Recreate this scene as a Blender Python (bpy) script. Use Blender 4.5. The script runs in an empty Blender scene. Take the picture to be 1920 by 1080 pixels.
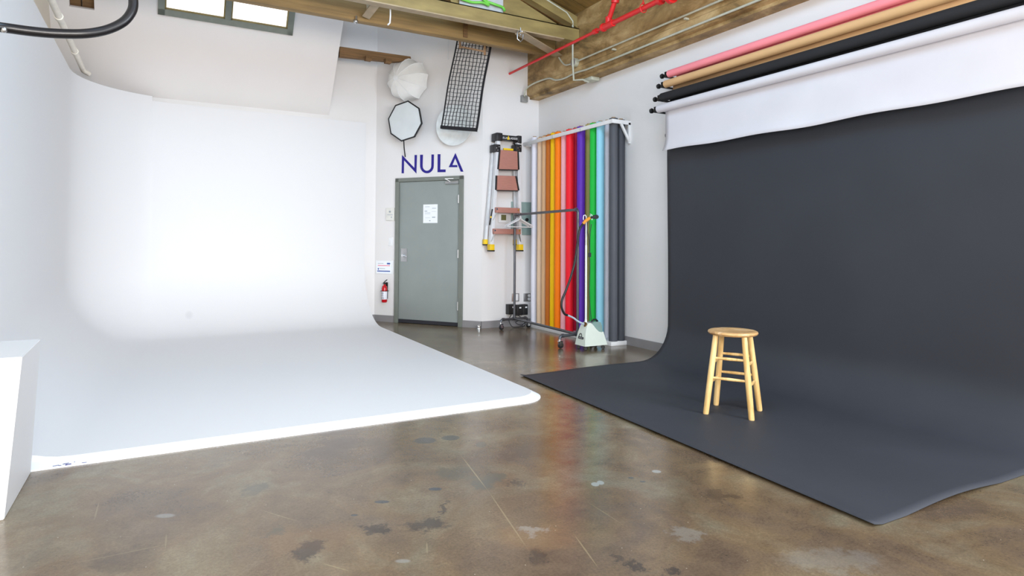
import bpy, bmesh, math, random
from mathutils import Matrix, Vector
random.seed(7)
S = bpy.context.scene
C = S.collection
PI = math.pi
R = math.radians

# ------------------------------------------------------------------ camera
FPX, PPY, CAMH = 1180.0, 425.0, 1.22          # focal length and principal row in pixels of 1920x1080, lens height
TH, PITCH, ROLL = R(29.1), R(1.5), R(0.35)
f0 = Vector((math.sin(TH), math.cos(TH), 0)); r0 = Vector((math.cos(TH), -math.sin(TH), 0)); u0 = Vector((0, 0, 1))
fw = f0 * math.cos(PITCH) + u0 * math.sin(PITCH)
up = u0 * math.cos(PITCH) - f0 * math.sin(PITCH)
rr = r0 * math.cos(ROLL) + up * math.sin(ROLL)
uu = up * math.cos(ROLL) - r0 * math.sin(ROLL)
cam = bpy.data.cameras.new('camera'); camo = bpy.data.objects.new('camera', cam); C.objects.link(camo)
m = Matrix((rr, uu, -fw)).transposed().to_4x4(); m.translation = (0, 0, CAMH); camo.matrix_world = m
cam.sensor_width = 36; cam.sensor_fit = 'HORIZONTAL'; cam.lens = 36 * FPX / 1920
cam.shift_y = -(540 - PPY) / 1920; cam.clip_start = 0.05; cam.clip_end = 200
S.camera = camo

# ------------------------------------------------------------------ world, light, exposure
S.view_settings.view_transform = 'Standard'; S.view_settings.look = 'None'
S.view_settings.gamma = 1.0; S.view_settings.use_curve_mapping = False
S.view_settings.exposure = 0.18
W = bpy.data.worlds.new('World'); S.world = W; W.use_nodes = True
bg = W.node_tree.nodes['Background']; bg.inputs[0].default_value = (0.87, 0.925, 1.0, 1); bg.inputs[1].default_value = 1.2

def area(name, loc, target, sx, sy, power, col=(1, 1, 1)):
    l = bpy.data.lights.new(name, 'AREA'); l.shape = 'RECTANGLE'; l.size = sx; l.size_y = sy; l.energy = power; l.color = col
    o = bpy.data.objects.new(name, l); C.objects.link(o); o.location = loc
    o.rotation_euler = (Vector(target) - Vector(loc)).to_track_quat('-Z', 'Y').to_euler()
    return o
# daylight of the window wall behind the photographer, and of the side windows on the right; fill lamps are added
area('window_light_back', (1.6, -3.2, 1.7), (1.4, 9.0, 0.9), 5.5, 2.2, 200, (1.0, 0.94, 0.885))
low = area('fill_light_low', (1.0, -3.0, 1.5), (1.0, 9.5, 1.0), 3.0, 1.2, 20, (1.0, 0.96, 0.93)); low.data.spread = R(38)  # added narrow fill lamp, brightens the lower cyclorama wall
area('window_light_side', (4.5, -0.8, 2.5), (1.2, 6.5, 0.5), 1.8, 1.8, 195, (0.76, 0.88, 1.0))
area('fill_light_left', (-0.9, -1.4, 2.1), (4.9, 6.6, 1.1), 1.8, 1.6, 120, (1.0, 0.97, 0.94))  # fill lamp added on the left to lift the right wall and rolls
area('fill_light_overhead', (1.5, 2.6, 4.8), (2.2, 7.0, 0.0), 3.0, 2.0, 165, (0.46, 0.72, 1.0))  # added unseen lamp under the roof, tints the floor blue; no roof opening

# ------------------------------------------------------------------ measuring helpers (photo pixel -> point on a known plane of the room)
CAMP = Vector((0, 0, CAMH))
def ray(px, py): return (fw * FPX + rr * (px - 960) + uu * (PPY - py)).normalized()
def pl(px, py, p, n):
    d = ray(px, py); n = Vector(n); return CAMP + d * ((Vector(p) - CAMP).dot(n) / d.dot(n))
def fl(px, py, z=0.0): return pl(px, py, (0, 0, z), (0, 0, 1))
def plX(px, py, X): return pl(px, py, (X, 0, 0), (1, 0, 0))
def plY(px, py, Y): return pl(px, py, (0, Y, 0), (0, 1, 0))

class Frame:                                   # a wall: x along it to the viewer's right, -y out into the room, z up
    def __init__(s, o, u):
        s.o = Vector(o); s.u = Vector(u).normalized(); s.v = Vector((0, 0, 1)).cross(s.u)
        s.M = Matrix((s.u, s.v, Vector((0, 0, 1)))).transposed().to_4x4(); s.M.translation = s.o
    def hit(s, px, py, d=0.0):
        p = pl(px, py, s.o - s.v * d, s.v) - s.o; return p.dot(s.u), p.z
P1 = Vector((2.905, 9.60, 0)); P2 = Vector((4.015, 8.10, 0)); XD = 4.96
FB = Frame(P1, P2 - P1)
FC = Frame(P2, (1, 0, 0))
FD = Frame((XD, 8.10, 0), (0, -1, 0))

# ------------------------------------------------------------------ materials
def lin(c):
    c /= 255.0
    return c / 12.92 if c <= 0.04045 else ((c + 0.055) / 1.055) ** 2.4
def rgb(r, g, b): return (lin(r), lin(g), lin(b), 1)
def new_mat(name):
    m = bpy.data.materials.new(name); m.use_nodes = True; n = m.node_tree.nodes; l = m.node_tree.links
    return m, n, l, n['Principled BSDF']
def mat(name, col, rough=0.55, metal=0.0, var=0.06, scale=14.0, bump=0.0, spec=0.5, bscale=None, trans=0.0, stretch=None):
    m, n, l, p = new_mat(name)
    tc = n.new('ShaderNodeTexCoord'); src = tc.outputs['Object']
    if stretch:
        mp = n.new('ShaderNodeMapping'); mp.inputs['Scale'].default_value = stretch; l.new(src, mp.inputs[0]); src = mp.outputs[0]
    no = n.new('ShaderNodeTexNoise'); no.inputs['Scale'].default_value = scale; no.inputs['Detail'].default_value = 4
    l.new(src, no.inputs['Vector'])
    cr = n.new('ShaderNodeValToRGB')
    cr.color_ramp.elements[0].position = 0.3; cr.color_ramp.elements[1].position = 0.7
    cr.color_ramp.elements[0].color = [min(1, c * (1 - var)) for c in col[:3]] + [1]
    cr.color_ramp.elements[1].color = [min(1, c * (1 + var)) for c in col[:3]] + [1]
    l.new(no.outputs['Fac'], cr.inputs[0]); l.new(cr.outputs[0], p.inputs['Base Color'])
    p.inputs['Roughness'].default_value = rough; p.inputs['Metallic'].default_value = metal
    p.inputs['Specular IOR Level'].default_value = spec
    if trans: p.inputs['Transmission Weight'].default_value = trans
    if bump:
        n2 = n.new('ShaderNodeTexNoise'); n2.inputs['Scale'].default_value = bscale or scale * 3; n2.inputs['Detail'].default_value = 5
        l.new(src, n2.inputs['Vector'])
        b = n.new('ShaderNodeBump'); b.inputs['Strength'].default_value = bump; b.inputs['Distance'].default_value = 0.01
        l.new(n2.outputs['Fac'], b.inputs['Height']); l.new(b.outputs[0], p.inputs['Normal'])
    return m

WHITE = mat('painted_white', (0.80, 0.77, 0.752, 1), 0.6, var=0.015, scale=1.3, spec=0.3)
CYC = None
GREYDOOR = mat('grey_door_paint', rgb(146, 152, 148), 0.45, var=0.04, scale=3)
GREYFRAME = mat('grey_frame_paint', rgb(122, 126, 118), 0.45, var=0.04, scale=5)
BASEB = mat('grey_rubber_skirting', rgb(142, 138, 138), 0.5, var=0.05, scale=6)
DARK = mat('dark_rubber', rgb(40, 40, 46), 0.6)
BLACK = mat('black_plastic', rgb(22, 22, 24), 0.45)
BLACKM = mat('black_metal', rgb(18, 18, 18), 0.4, metal=0.3)
STEEL = mat('brushed_steel', rgb(190, 190, 190), 0.3, metal=0.9)
CHROME = mat('chrome', rgb(225, 228, 230), 0.15, metal=1.0)
ALU = mat('aluminium', rgb(222, 223, 225), 0.35, metal=0.05, var=0.05)
PIPEM = mat('dark_steel_pipe', rgb(95, 97, 102), 0.35, metal=0.6, var=0.12, scale=8)
EMT = mat('galvanised_conduit', rgb(196, 196, 178), 0.4, metal=0.2, var=0.08)
REDP = mat('red_pipe_paint', rgb(222, 38, 40), 0.35, var=0.08, scale=9)
REDEXT = mat('red_enamel', rgb(190, 14, 26), 0.25)
BLUE = mat('navy_lettering', rgb(28, 14, 130), 0.5, var=0.03)
OLIVE = mat('olive_painted_steel', rgb(150, 131, 82), 0.5, var=0.22, scale=5, bump=0.25, stretch=(0.6, 1, 2))
OLIVE2 = mat('olive_painted_timber', rgb(146, 118, 72), 0.6, var=0.28, scale=4, bump=0.4, stretch=(0.35, 3, 5))
PALEST = mat('pale_painted_steel', rgb(172, 152, 122), 0.5, var=0.15, scale=7)
OLDWOOD = mat('old_timber', rgb(120, 88, 52), 0.7, var=0.4, scale=5, bump=0.5, stretch=(0.4, 4, 7))
ORWOOD = mat('orange_timber', rgb(176, 120, 62), 0.7, var=0.45, scale=9, bump=0.4)
TANWOOD = mat('tan_wood_slat', rgb(176, 140, 105), 0.6)
YELLOW = mat('yellow_plastic', rgb(240, 200, 20), 0.45)
ORANGEP = mat('orange_grip_plastic', rgb(230, 150, 50), 0.45)
STEPM = mat('copper_brown_tread', rgb(178, 122, 108), 0.5, var=0.1, scale=10, bump=0.3, stretch=(1, 12, 12))
CREAM = mat('cream_plastic', rgb(218, 224, 212), 0.35, var=0.02)
TANK = mat('green_translucent_tank', rgb(150, 178, 170), 0.2, trans=0.25)
WPLAST = mat('white_plastic', rgb(236, 236, 236), 0.4, var=0.02)
PAPERW = mat('white_print_paper', rgb(244, 246, 248), 0.6, var=0.01)
GREYINK = mat('grey_ink', rgb(165, 172, 178), 0.6)
PINKINK = mat('pink_ink', rgb(235, 130, 150), 0.6)
BLUEINK = mat('blue_ink', rgb(40, 80, 165), 0.6)
LCD = mat('grey_green_display', rgb(110, 112, 70), 0.3)
PANELG = mat('sage_panel_paint', rgb(143, 162, 156), 0.45, var=0.04)
GREEN = mat('green_hose_rubber', rgb(122, 210, 82), 0.4)
LGREY = mat('pale_grey_panel', rgb(190, 192, 196), 0.6)
FABW = mat('white_diffusion_fabric', rgb(232, 230, 226), 0.8, var=0.03, scale=10)
FABG = mat('pale_grey_diffusion_fabric', rgb(214, 218, 218), 0.8, var=0.03, scale=6)
DISHM = mat('white_enamelled_dish', rgb(228, 230, 228), 0.3)
RAMP = mat('lit_edge_white', rgb(246, 247, 250), 0.5, var=0.01)  # window light on the cyclorama edge put into the colour as a lighter white
TAPEB = mat('blue_scuff', rgb(70, 70, 130), 0.6)

def paper(name, col, rough=0.75): return mat(name, col, rough, var=0.03, scale=3, spec=0.25)

def pine():
    m, n, l, p = new_mat('light_pine')
    tc = n.new('ShaderNodeTexCoord'); mp = n.new('ShaderNodeMapping'); mp.inputs['Scale'].default_value = (9, 9, 1.2)
    l.new(tc.outputs['Object'], mp.inputs[0])
    no = n.new('ShaderNodeTexNoise'); no.inputs['Scale'].default_value = 3.0; no.inputs['Detail'].default_value = 5; no.inputs['Distortion'].default_value = 0.6
    l.new(mp.outputs[0], no.inputs['Vector'])
    cr = n.new('ShaderNodeValToRGB'); cr.color_ramp.elements[0].position = 0.35; cr.color_ramp.elements[0].color = rgb(214, 168, 100)
    cr.color_ramp.elements[1].position = 0.62; cr.color_ramp.elements[1].color = rgb(240, 203, 140)
    l.new(no.outputs['Fac'], cr.inputs[0]); l.new(cr.outputs[0], p.inputs['Base Color']); p.inputs['Roughness'].default_value = 0.35
    return m
PINE = pine()
def seatmat():
    m, n, l, p = new_mat('worn_pine_seat')
    tc = n.new('ShaderNodeTexCoord'); mp = n.new('ShaderNodeMapping'); mp.inputs['Scale'].default_value = (2.2, 9, 3); mp.inputs['Rotation'].default_value = (0, 0, 0.7)
    l.new(tc.outputs['Object'], mp.inputs[0])
    no = n.new('ShaderNodeTexNoise'); no.inputs['Scale'].default_value = 2.6; no.inputs['Detail'].default_value = 3; no.inputs['Distortion'].default_value = 1.2
    l.new(mp.outputs[0], no.inputs['Vector'])
    cr = n.new('ShaderNodeValToRGB'); e = cr.color_ramp.elements
    e[0].position = 0.36; e[0].color = rgb(186, 140, 92); e[1].position = 0.64; e[1].color = rgb(232, 196, 150)
    a = e.new(0.47); a.color = rgb(222, 178, 120); b = e.new(0.52); b.color = rgb(198, 150, 96)
    l.new(no.outputs['Fac'], cr.inputs[0]); l.new(cr.outputs[0], p.inputs['Base Color']); p.inputs['Roughness'].default_value = 0.35
    return m
SEATM = seatmat()

def add_spots(n, l, vec, col, spots):
    """mix a list of worn patches (centre, radii, turn, colour, strength, softness) with their own ragged outline into a colour"""
    for (cx, cy, rx, ry, rot, c, k, soft) in spots:
        mp = n.new('ShaderNodeMapping'); mp.vector_type = 'TEXTURE'
        mp.inputs['Location'].default_value = (cx, cy, 0); mp.inputs['Rotation'].default_value = (0, 0, rot); mp.inputs['Scale'].default_value = (rx, ry, 1e6)
        l.new(vec, mp.inputs[0])
        ln = n.new('ShaderNodeVectorMath'); ln.operation = 'LENGTH'; l.new(mp.outputs[0], ln.inputs[0])
        mr = n.new('ShaderNodeMapRange'); mr.interpolation_type = 'SMOOTHSTEP'; l.new(ln.outputs['Value'], mr.inputs['Value'])
        mr.inputs['From Min'].default_value = 1 - soft; mr.inputs['From Max'].default_value = 1 + soft * 0.3
        mr.inputs['To Min'].default_value = k; mr.inputs['To Max'].default_value = 0
        mx = n.new('ShaderNodeMix'); mx.data_type = 'RGBA'; l.new(mr.outputs[0], mx.inputs['Factor'])
        l.new(col, mx.inputs[6]); mx.inputs[7].default_value = c; col = mx.outputs[2]
    return col

def floor_mat():
    m, n, l, p = new_mat('stained_polished_concrete')
    tc = n.new('ShaderNodeTexCoord'); src = tc.outputs['Object']
    def noise(s, d=6, dist=0.0, rough=0.55):
        a = n.new('ShaderNodeTexNoise'); a.inputs['Scale'].default_value = s; a.inputs['Detail'].default_value = d
        a.inputs['Distortion'].default_value = dist; a.inputs['Roughness'].default_value = rough; l.new(src, a.inputs['Vector']); return a
    def ramp(a, stops):
        cr = n.new('ShaderNodeValToRGB'); e = cr.color_ramp.elements
        e[0].position, e[0].color = stops[0]; e[1].position, e[1].color = stops[-1]
        for ps, c in stops[1:-1]:
            x = e.new(ps); x.color = c
        l.new(a.outputs['Fac'], cr.inputs[0]); return cr.outputs[0]
    def mix(f, a, b, mode='MIX'):
        mx = n.new('ShaderNodeMix'); mx.data_type = 'RGBA'; mx.blend_type = mode
        if isinstance(f, float): mx.inputs['Factor'].default_value = f
        else: l.new(f, mx.inputs['Factor'])
        for s, v in ((6, a), (7, b)):
            if isinstance(v, tuple): mx.inputs[s].default_value = v
            else: l.new(v, mx.inputs[s])
        return mx.outputs[2]
    base = ramp(noise(0.55, 8, 0.6, 0.62), [(0.36, rgb(80, 68, 56)), (0.5, rgb(112, 96, 74)), (0.64, rgb(148, 138, 114))])
    warm = ramp(noise(1.7, 7, 0.8, 0.6), [(0.36, rgb(92, 74, 62)), (0.5, rgb(116, 94, 68)), (0.66, rgb(134, 126, 104))])
    col = mix(0.5, base, warm)
    grain = ramp(noise(85, 8, 0, 0.8), [(0.3, (0.66, 0.66, 0.66, 1)), (0.7, (1.32, 1.32, 1.32, 1))])
    col = mix(1.0, col, grain, 'MULTIPLY')
    mott = ramp(noise(5.5, 9, 0.4, 0.75), [(0.32, (0.80, 0.78, 0.76, 1)), (0.68, (1.18, 1.18, 1.18, 1))])
    col = mix(1.0, col, mott, 'MULTIPLY')
    blot = ramp(noise(3.1, 9, 1.4, 0.7), [(0.60, (0, 0, 0, 1)), (0.74, (0.55, 0.55, 0.55, 1))])
    col = mix(blot, col, rgb(82, 74, 68))
    speck = n.new('ShaderNodeTexVoronoi'); speck.inputs['Scale'].default_value = 14.0; l.new(src, speck.inputs['Vector'])
    sm = n.new('ShaderNodeMapRange'); l.new(speck.outputs['Distance'], sm.inputs['Value'])
    sm.inputs['From Min'].default_value = 0.02; sm.inputs['From Max'].default_value = 0.045; sm.inputs['To Min'].default_value = 0.75; sm.inputs['To Max'].default_value = 0
    col = mix(sm.outputs[0], col, rgb(190, 180, 160))
    # warped coordinates give the stains a ragged outline
    nz = noise(8.0, 9, 0.0, 0.78)
    sb = n.new('ShaderNodeVectorMath'); sb.operation = 'SUBTRACT'; l.new(nz.outputs['Color'], sb.inputs[0]); sb.inputs[1].default_value = (0.5, 0.5, 0.5)
    sc = n.new('ShaderNodeVectorMath'); sc.operation = 'SCALE'; l.new(sb.outputs[0], sc.inputs[0]); sc.inputs['Scale'].default_value = 0.34
    ad = n.new('ShaderNodeVectorMath'); ad.operation = 'ADD'; l.new(src, ad.inputs[0]); l.new(sc.outputs[0], ad.inputs[1])
    dk, gy, lt, sl, rd = rgb(50, 42, 38), rgb(86, 82, 70), rgb(150, 150, 146), rgb(58, 66, 72), rgb(150, 108, 66)
    def sp(px, py, w, h, c, k, soft=0.5, rot=None):
        a = fl(px, py); b = fl(px + w, py); d = fl(px, py + h)
        ang = -TH if rot is None else rot
        return (a.x, a.y, (b - a).length, (d - a).length, ang, c, k, soft)
    ragged = [sp(580, 1030, 30, 22, dk, 0.85), sp(520, 997, 22, 12, gy, 0.8), sp(710, 995, 26, 12, dk, 0.8), sp(805, 985, 42, 14, dk, 0.75),
              sp(830, 955, 9, 14, dk, 0.7), sp(905, 905, 30, 15, gy, 0.85), sp(855, 888, 45, 16, gy, 0.6), sp(925, 895, 18, 11, gy, 0.8),
              sp(1000, 995, 28, 8, lt, 0.5), sp(1190, 1060, 18, 16, dk, 0.85), sp(1150, 1047, 15, 8, dk, 0.6), sp(1262, 1072, 18, 10, dk, 0.8),
              sp(1015, 1040, 20, 25, dk, 0.55), sp(965, 905, 18, 8, dk, 0.5), sp(230, 1050, 75, 25, dk, 0.35), sp(480, 918, 25, 14, gy, 0.6),
              sp(1290, 1000, 40, 12, lt, 0.3), sp(1000, 1010, 90, 26, rd, 0.18), sp(580, 1010, 120, 30, rd, 0.12),
              sp(1347, 928, 26, 10, dk, 0.6), sp(1560, 1050, 110, 22, lt, 0.22)]
    col = add_spots(n, l, ad.outputs[0], col, ragged)
    crisp = [sp(797, 826, 22, 6, sl, 0.6, 0.25), sp(845, 821, 18, 5, sl, 0.6, 0.25), sp(902, 834, 11, 6, gy, 0.6, 0.3), sp(816, 917, 13, 3, sl, 0.85, 0.2),
             sp(716, 941, 15, 3, sl, 0.8, 0.2), sp(664, 966, 7, 2, sl, 0.8, 0.2), sp(1116, 908, 8, 4, lt, 0.85, 0.2), sp(1126, 905, 7, 4, lt, 0.85, 0.2), sp(1231, 884, 9, 3, lt, 0.8, 0.2),
             sp(1183, 896, 6, 1.5, sl, 0.8, 0.3), sp(1205, 903, 6, 1.5, sl, 0.8, 0.3), sp(310, 967, 20, 4, lt, 0.5, 0.4), sp(755, 1052, 16, 4, lt, 0.5, 0.4)]
    for (x0, y0, x1, y1, k) in [(865, 855, 915, 920, 0.6), (915, 920, 990, 1030, 0.55), (1075, 1000, 1122, 1065, 0.5), (560, 978, 485, 955, 0.35), (340, 1015, 110, 1062, 0.3),
                                (310, 1030, 312, 1000, 0.35), (800, 1015, 801, 1040, 0.4), (176, 978, 186, 940, 0.35), (600, 1055, 660, 1072, 0.5), (1100, 940, 1170, 985, 0.25)]:
        a, b = fl(x0, y0), fl(x1, y1); d = b - a; c = (a + b) / 2
        crisp.append((c.x, c.y, d.length / 2, 0.004, math.atan2(d.y, d.x), rgb(165, 148, 112), k * 0.8, 0.5))
    col = add_spots(n, l, src, col, crisp)
    l.new(col, p.inputs['Base Color'])
    rn = noise(2.3, 5, 0.5); rm = n.new('ShaderNodeMapRange'); l.new(rn.outputs['Fac'], rm.inputs['Value'])
    rm.inputs['To Min'].default_value = 0.13; rm.inputs['To Max'].default_value = 0.30; l.new(rm.outputs[0], p.inputs['Roughness'])
    b = n.new('ShaderNodeBump'); b.inputs['Strength'].default_value = 0.05; b.inputs['Distance'].default_value = 0.02
    bn = noise(5.0, 4); l.new(bn.outputs['Fac'], b.inputs['Height']); l.new(b.outputs[0], p.inputs['Normal'])
    p.inputs['Specular IOR Level'].default_value = 0.8
    return m

def cyc_mat():
    m, n, l, p = new_mat('cyclorama_white_paint')
    tc = n.new('ShaderNodeTexCoord')
    rg = n.new('ShaderNodeRGB'); rg.outputs[0].default_value = (0.75, 0.737, 0.735, 1)
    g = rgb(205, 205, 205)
    def sp(px, py, r, k):
        a = fl(px, py, 0.03); return (a.x, a.y, r, r, 0, g, k, 0.6)
    col = add_spots(n, l, tc.outputs['Object'], rg.outputs[0], [sp(528, 757, 0.05, 0.35), sp(311, 735, 0.035, 0.3), sp(300, 790, 0.03, 0.25)])
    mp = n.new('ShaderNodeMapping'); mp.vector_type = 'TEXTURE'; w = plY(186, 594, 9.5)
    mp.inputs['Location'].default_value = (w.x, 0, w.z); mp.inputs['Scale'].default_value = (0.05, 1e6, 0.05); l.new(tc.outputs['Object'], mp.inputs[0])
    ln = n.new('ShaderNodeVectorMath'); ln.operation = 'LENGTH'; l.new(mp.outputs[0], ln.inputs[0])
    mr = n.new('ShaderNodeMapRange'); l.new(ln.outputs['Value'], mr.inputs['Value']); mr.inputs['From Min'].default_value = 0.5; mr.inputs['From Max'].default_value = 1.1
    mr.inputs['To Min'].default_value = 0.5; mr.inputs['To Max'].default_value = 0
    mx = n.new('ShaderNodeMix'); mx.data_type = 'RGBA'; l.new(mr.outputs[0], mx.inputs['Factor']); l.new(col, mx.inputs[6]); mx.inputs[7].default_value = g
    l.new(mx.outputs[2], p.inputs['Base Color']); p.inputs['Roughness'].default_value = 0.55; p.inputs['Specular IOR Level'].default_value = 0.3
    return m

def concrete_beam_mat():
    m, n, l, p = new_mat('board_marked_concrete')
    tc = n.new('ShaderNodeTexCoord'); mp = n.new('ShaderNodeMapping'); mp.inputs['Scale'].default_value = (1.6, 1.0, 2.0); l.new(tc.outputs['Object'], mp.inputs[0])
    no = n.new('ShaderNodeTexNoise'); no.inputs['Scale'].default_value = 2.2; no.inputs['Detail'].default_value = 9; no.inputs['Roughness'].default_value = 0.68; no.inputs['Distortion'].default_value = 0.5
    l.new(mp.outputs[0], no.inputs['Vector'])
    cr = n.new('ShaderNodeValToRGB'); e = cr.color_ramp.elements
    e[0].position = 0.32; e[0].color = rgb(96, 74, 42); e[1].position = 0.72; e[1].color = rgb(214, 184, 134)
    a = e.new(0.5); a.color = rgb(160, 128, 80)
    l.new(no.outputs['Fac'], cr.inputs[0]); l.new(cr.outputs[0], p.inputs['Base Color']); p.inputs['Roughness'].default_value = 0.6
    b = n.new('ShaderNodeBump'); b.inputs['Strength'].default_value = 0.8; b.inputs['Distance'].default_value = 0.03
    l.new(no.outputs['Fac'], b.inputs['Height']); l.new(b.outputs[0], p.inputs['Normal'])
    return m

# ------------------------------------------------------------------ mesh helpers
class MB:
    def __init__(s, M=None): s.bm = bmesh.new(); s.M = M.copy() if M else Matrix.Identity(4)
    def _add(s, verts, faces):
        vs = [s.bm.verts.new(s.M @ Vector(v)) for v in verts]
        for f in faces:
            try: s.bm.faces.new([vs[i] for i in f])
            except ValueError: pass
        return vs
    def box(s, lo, hi, bev=0.0):
        x0, y0, z0 = lo; x1, y1, z1 = hi
        vs = s._add([(x0, y0, z0), (x1, y0, z0), (x1, y1, z0), (x0, y1, z0), (x0, y0, z1), (x1, y0, z1), (x1, y1, z1), (x0, y1, z1)],
                    [(3, 2, 1, 0), (4, 5, 6, 7), (0, 1, 5, 4), (1, 2, 6, 5), (2, 3, 7, 6), (3, 0, 4, 7)])
        if bev:
            es = set(e for v in vs for e in v.link_edges)
            bmesh.ops.bevel(s.bm, geom=list(es), offset=bev, segments=2, affect='EDGES', profile=0.6)
        return s
    def bar(s, p0, p1, w, h, upv=(0, 0, 1)):           # rectangular bar between two points
        p0, p1 = Vector(p0), Vector(p1); d = (p1 - p0).normalized(); sd = d.cross(Vector(upv)).normalized(); uv = sd.cross(d)
        v = []
        for p in (p0, p1):
            for a, b in ((-1, -1), (1, -1), (1, 1), (-1, 1)): v.append(p + sd * (a * w / 2) + uv * (b * h / 2))
        s._add(v, [(3, 2, 1, 0), (4, 5, 6, 7), (0, 1, 5, 4), (1, 2, 6, 5), (2, 3, 7, 6), (3, 0, 4, 7)]); return s
    def cyl(s, p0, p1, r0, r1=None, seg=20): return s.rings([(p0, r0), (p1, r0 if r1 is None else r1)], seg)
    def rings(s, pr, seg=20, cap=True):                 # circles swept along points with radii
        pts = [Vector(p) for p, _ in pr]; n = len(pts); V = []; F = []
        prev = None
        for i in range(n):
            a = pts[max(0, i - 1)]; b = pts[min(n - 1, i + 1)]
            d = b - a
            if d.length < 1e-9: d = prev_d
            d = d.normalized(); prev_d = d
            if prev is None:
                t = Vector((0, 0, 1)) if abs(d.z) < 0.9 else Vector((1, 0, 0)); prev = d.cross(t).normalized()
            e = (prev - d * prev.dot(d)).normalized(); prev = e; g = d.cross(e)
            for k in range(seg):
                th = 2 * PI * k / seg; V.append(pts[i] + (e * math.cos(th) + g * math.sin(th)) * pr[i][1])
        for i in range(n - 1):
            for k in range(seg):
                k2 = (k + 1) % seg; F.append((i * seg + k, i * seg + k2, (i + 1) * seg + k2, (i + 1) * seg + k))
        if cap: F.append(tuple(range(seg))[::-1]); F.append(tuple((n - 1) * seg + k for k in range(seg)))
        s._add(V, F); return s
    def tube(s, pts, r, seg=12, smooth=0):
        pts = [Vector(p) for p in pts]
        if smooth:
            q = []
            for i in range(len(pts) - 1):
                p0 = pts[max(0, i - 1)]; p1 = pts[i]; p2 = pts[i + 1]; p3 = pts[min(len(pts) - 1, i + 2)]
                for k in range(smooth):
                    t = k / smooth
                    q.append(0.5 * ((2 * p1) + (p2 - p0) * t + (2 * p0 - 5 * p1 + 4 * p2 - p3) * t * t + (3 * p1 - p0 - 3 * p2 + p3) * t ** 3))
            q.append(pts[-1]); pts = q
        return s.rings([(p, r) for p in pts], seg)
    def lathe(s, prof, c=(0, 0, 0), axis=(0, 0, 1), seg=32):   # prof: (radius, height) pairs
        ax = Vector(axis).normalized(); t = Vector((0, 0, 1)) if abs(ax.z) < 0.9 else Vector((1, 0, 0))
        e = ax.cross(t).normalized(); g = ax.cross(e); c = Vector(c); V = []; F = []
        for r, h in prof:
            for k in range(seg):
                th = 2 * PI * k / seg; V.append(c + ax * h + (e * math.cos(th) + g * math.sin(th)) * max(r, 1e-5))
        for i in range(len(prof) - 1):
            for k in range(seg):
                k2 = (k + 1) % seg; F.append((i * seg + k, (i + 1) * seg + k, (i + 1) * seg + k2, i * seg + k2))
        s._add(V, F); return s
    def prism(s, poly, y0, y1):                         # polygon in x,z extruded along y
        n = len(poly)
        s._add([(x, y0, z) for x, z in poly] + [(x, y1, z) for x, z in poly],
               [tuple(range(n)), tuple(range(n, 2 * n))[::-1]] + [(i, n + i, n + (i + 1) % n, (i + 1) % n) for i in range(n)]); return s
    def poly3(s, pts, off):                             # any planar polygon thickened by a vector
        off = Vector(off); n = len(pts); pts = [Vector(p) for p in pts]
        s._add(pts + [p + off for p in pts], [tuple(range(n)), tuple(range(n, 2 * n))[::-1]] + [(i, n + i, n + (i + 1) % n, (i + 1) % n) for i in range(n)]); return s
    def sphere(s, c, r, seg=16, sc=(1, 1, 1)):
        V = []; F = []; c = Vector(c); nr = seg // 2
        for i in range(nr + 1):
            a = PI * i / nr
            for k in range(seg):
                b = 2 * PI * k / seg; V.append(c + Vector((math.sin(a) * math.cos(b) * r * sc[0], math.sin(a) * math.sin(b) * r * sc[1], math.cos(a) * r * sc[2])))
        for i in range(nr):
            for k in range(seg):
                k2 = (k + 1) % seg; F.append((i * seg + k, i * seg + k2, (i + 1) * seg + k2, (i + 1) * seg + k))
        s._add(V, F); return s
    def build(s, name, material, parent=None, angle=38, fix=True):
        bm = s.bm
        bmesh.ops.remove_doubles(bm, verts=bm.verts, dist=1e-5)
        if fix: bmesh.ops.recalc_face_normals(bm, faces=bm.faces)
        if parent is not None: bmesh.ops.transform(bm, matrix=world_of(parent).inverted(), verts=bm.verts)
        me = bpy.data.meshes.new(name); bm.to_mesh(me); bm.free()
        for p in me.polygons: p.use_smooth = True
        me.set_sharp_from_angle(angle=R(angle))
        me.materials.append(material)
        o = bpy.data.objects.new(name, me); C.objects.link(o)
        if parent is not None: o.parent = parent
        return o
def world_of(o):
    m = Matrix.LocRotScale(o.location, o.rotation_euler, None)
    return (world_of(o.parent) @ m) if o.parent else m
def thing(name, label, cat, loc, group=None, rot=(0, 0, 0)):
    o = bpy.data.objects.new(name, None); o.empty_display_size = 0.1; C.objects.link(o); o.location = loc; o.rotation_euler = rot
    o['label'] = label; o['category'] = cat
    if group: o['group'] = group
    return o
def tag(o, label, cat, group=None, kind=None):
    """single-mesh thing: put its origin at the middle of its footprint"""
    me = o.data; xs = [v.co for v in me.vertices]
    lo = Vector((min(v.x for v in xs), min(v.y for v in xs), min(v.z for v in xs))); hi = Vector((max(v.x for v in xs), max(v.y for v in xs), max(v.z for v in xs)))
    b = Vector(((lo.x + hi.x) / 2, (lo.y + hi.y) / 2, lo.z)); me.transform(Matrix.Translation(-b)); o.location = b
    o['label'] = label; o['category'] = cat
    if group: o['group'] = group
    if kind: o['kind'] = kind
    return o
def struct(mb, name, material, label=None, parent=None, **k):
    o = mb.build(name, material, parent, **k)
    if parent is None: o['kind'] = 'structure'
    if label and parent is None: o['label'] = label; o['category'] = label_cat(name)
    return o
def label_cat(n): return n.split('_')[0]
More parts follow.
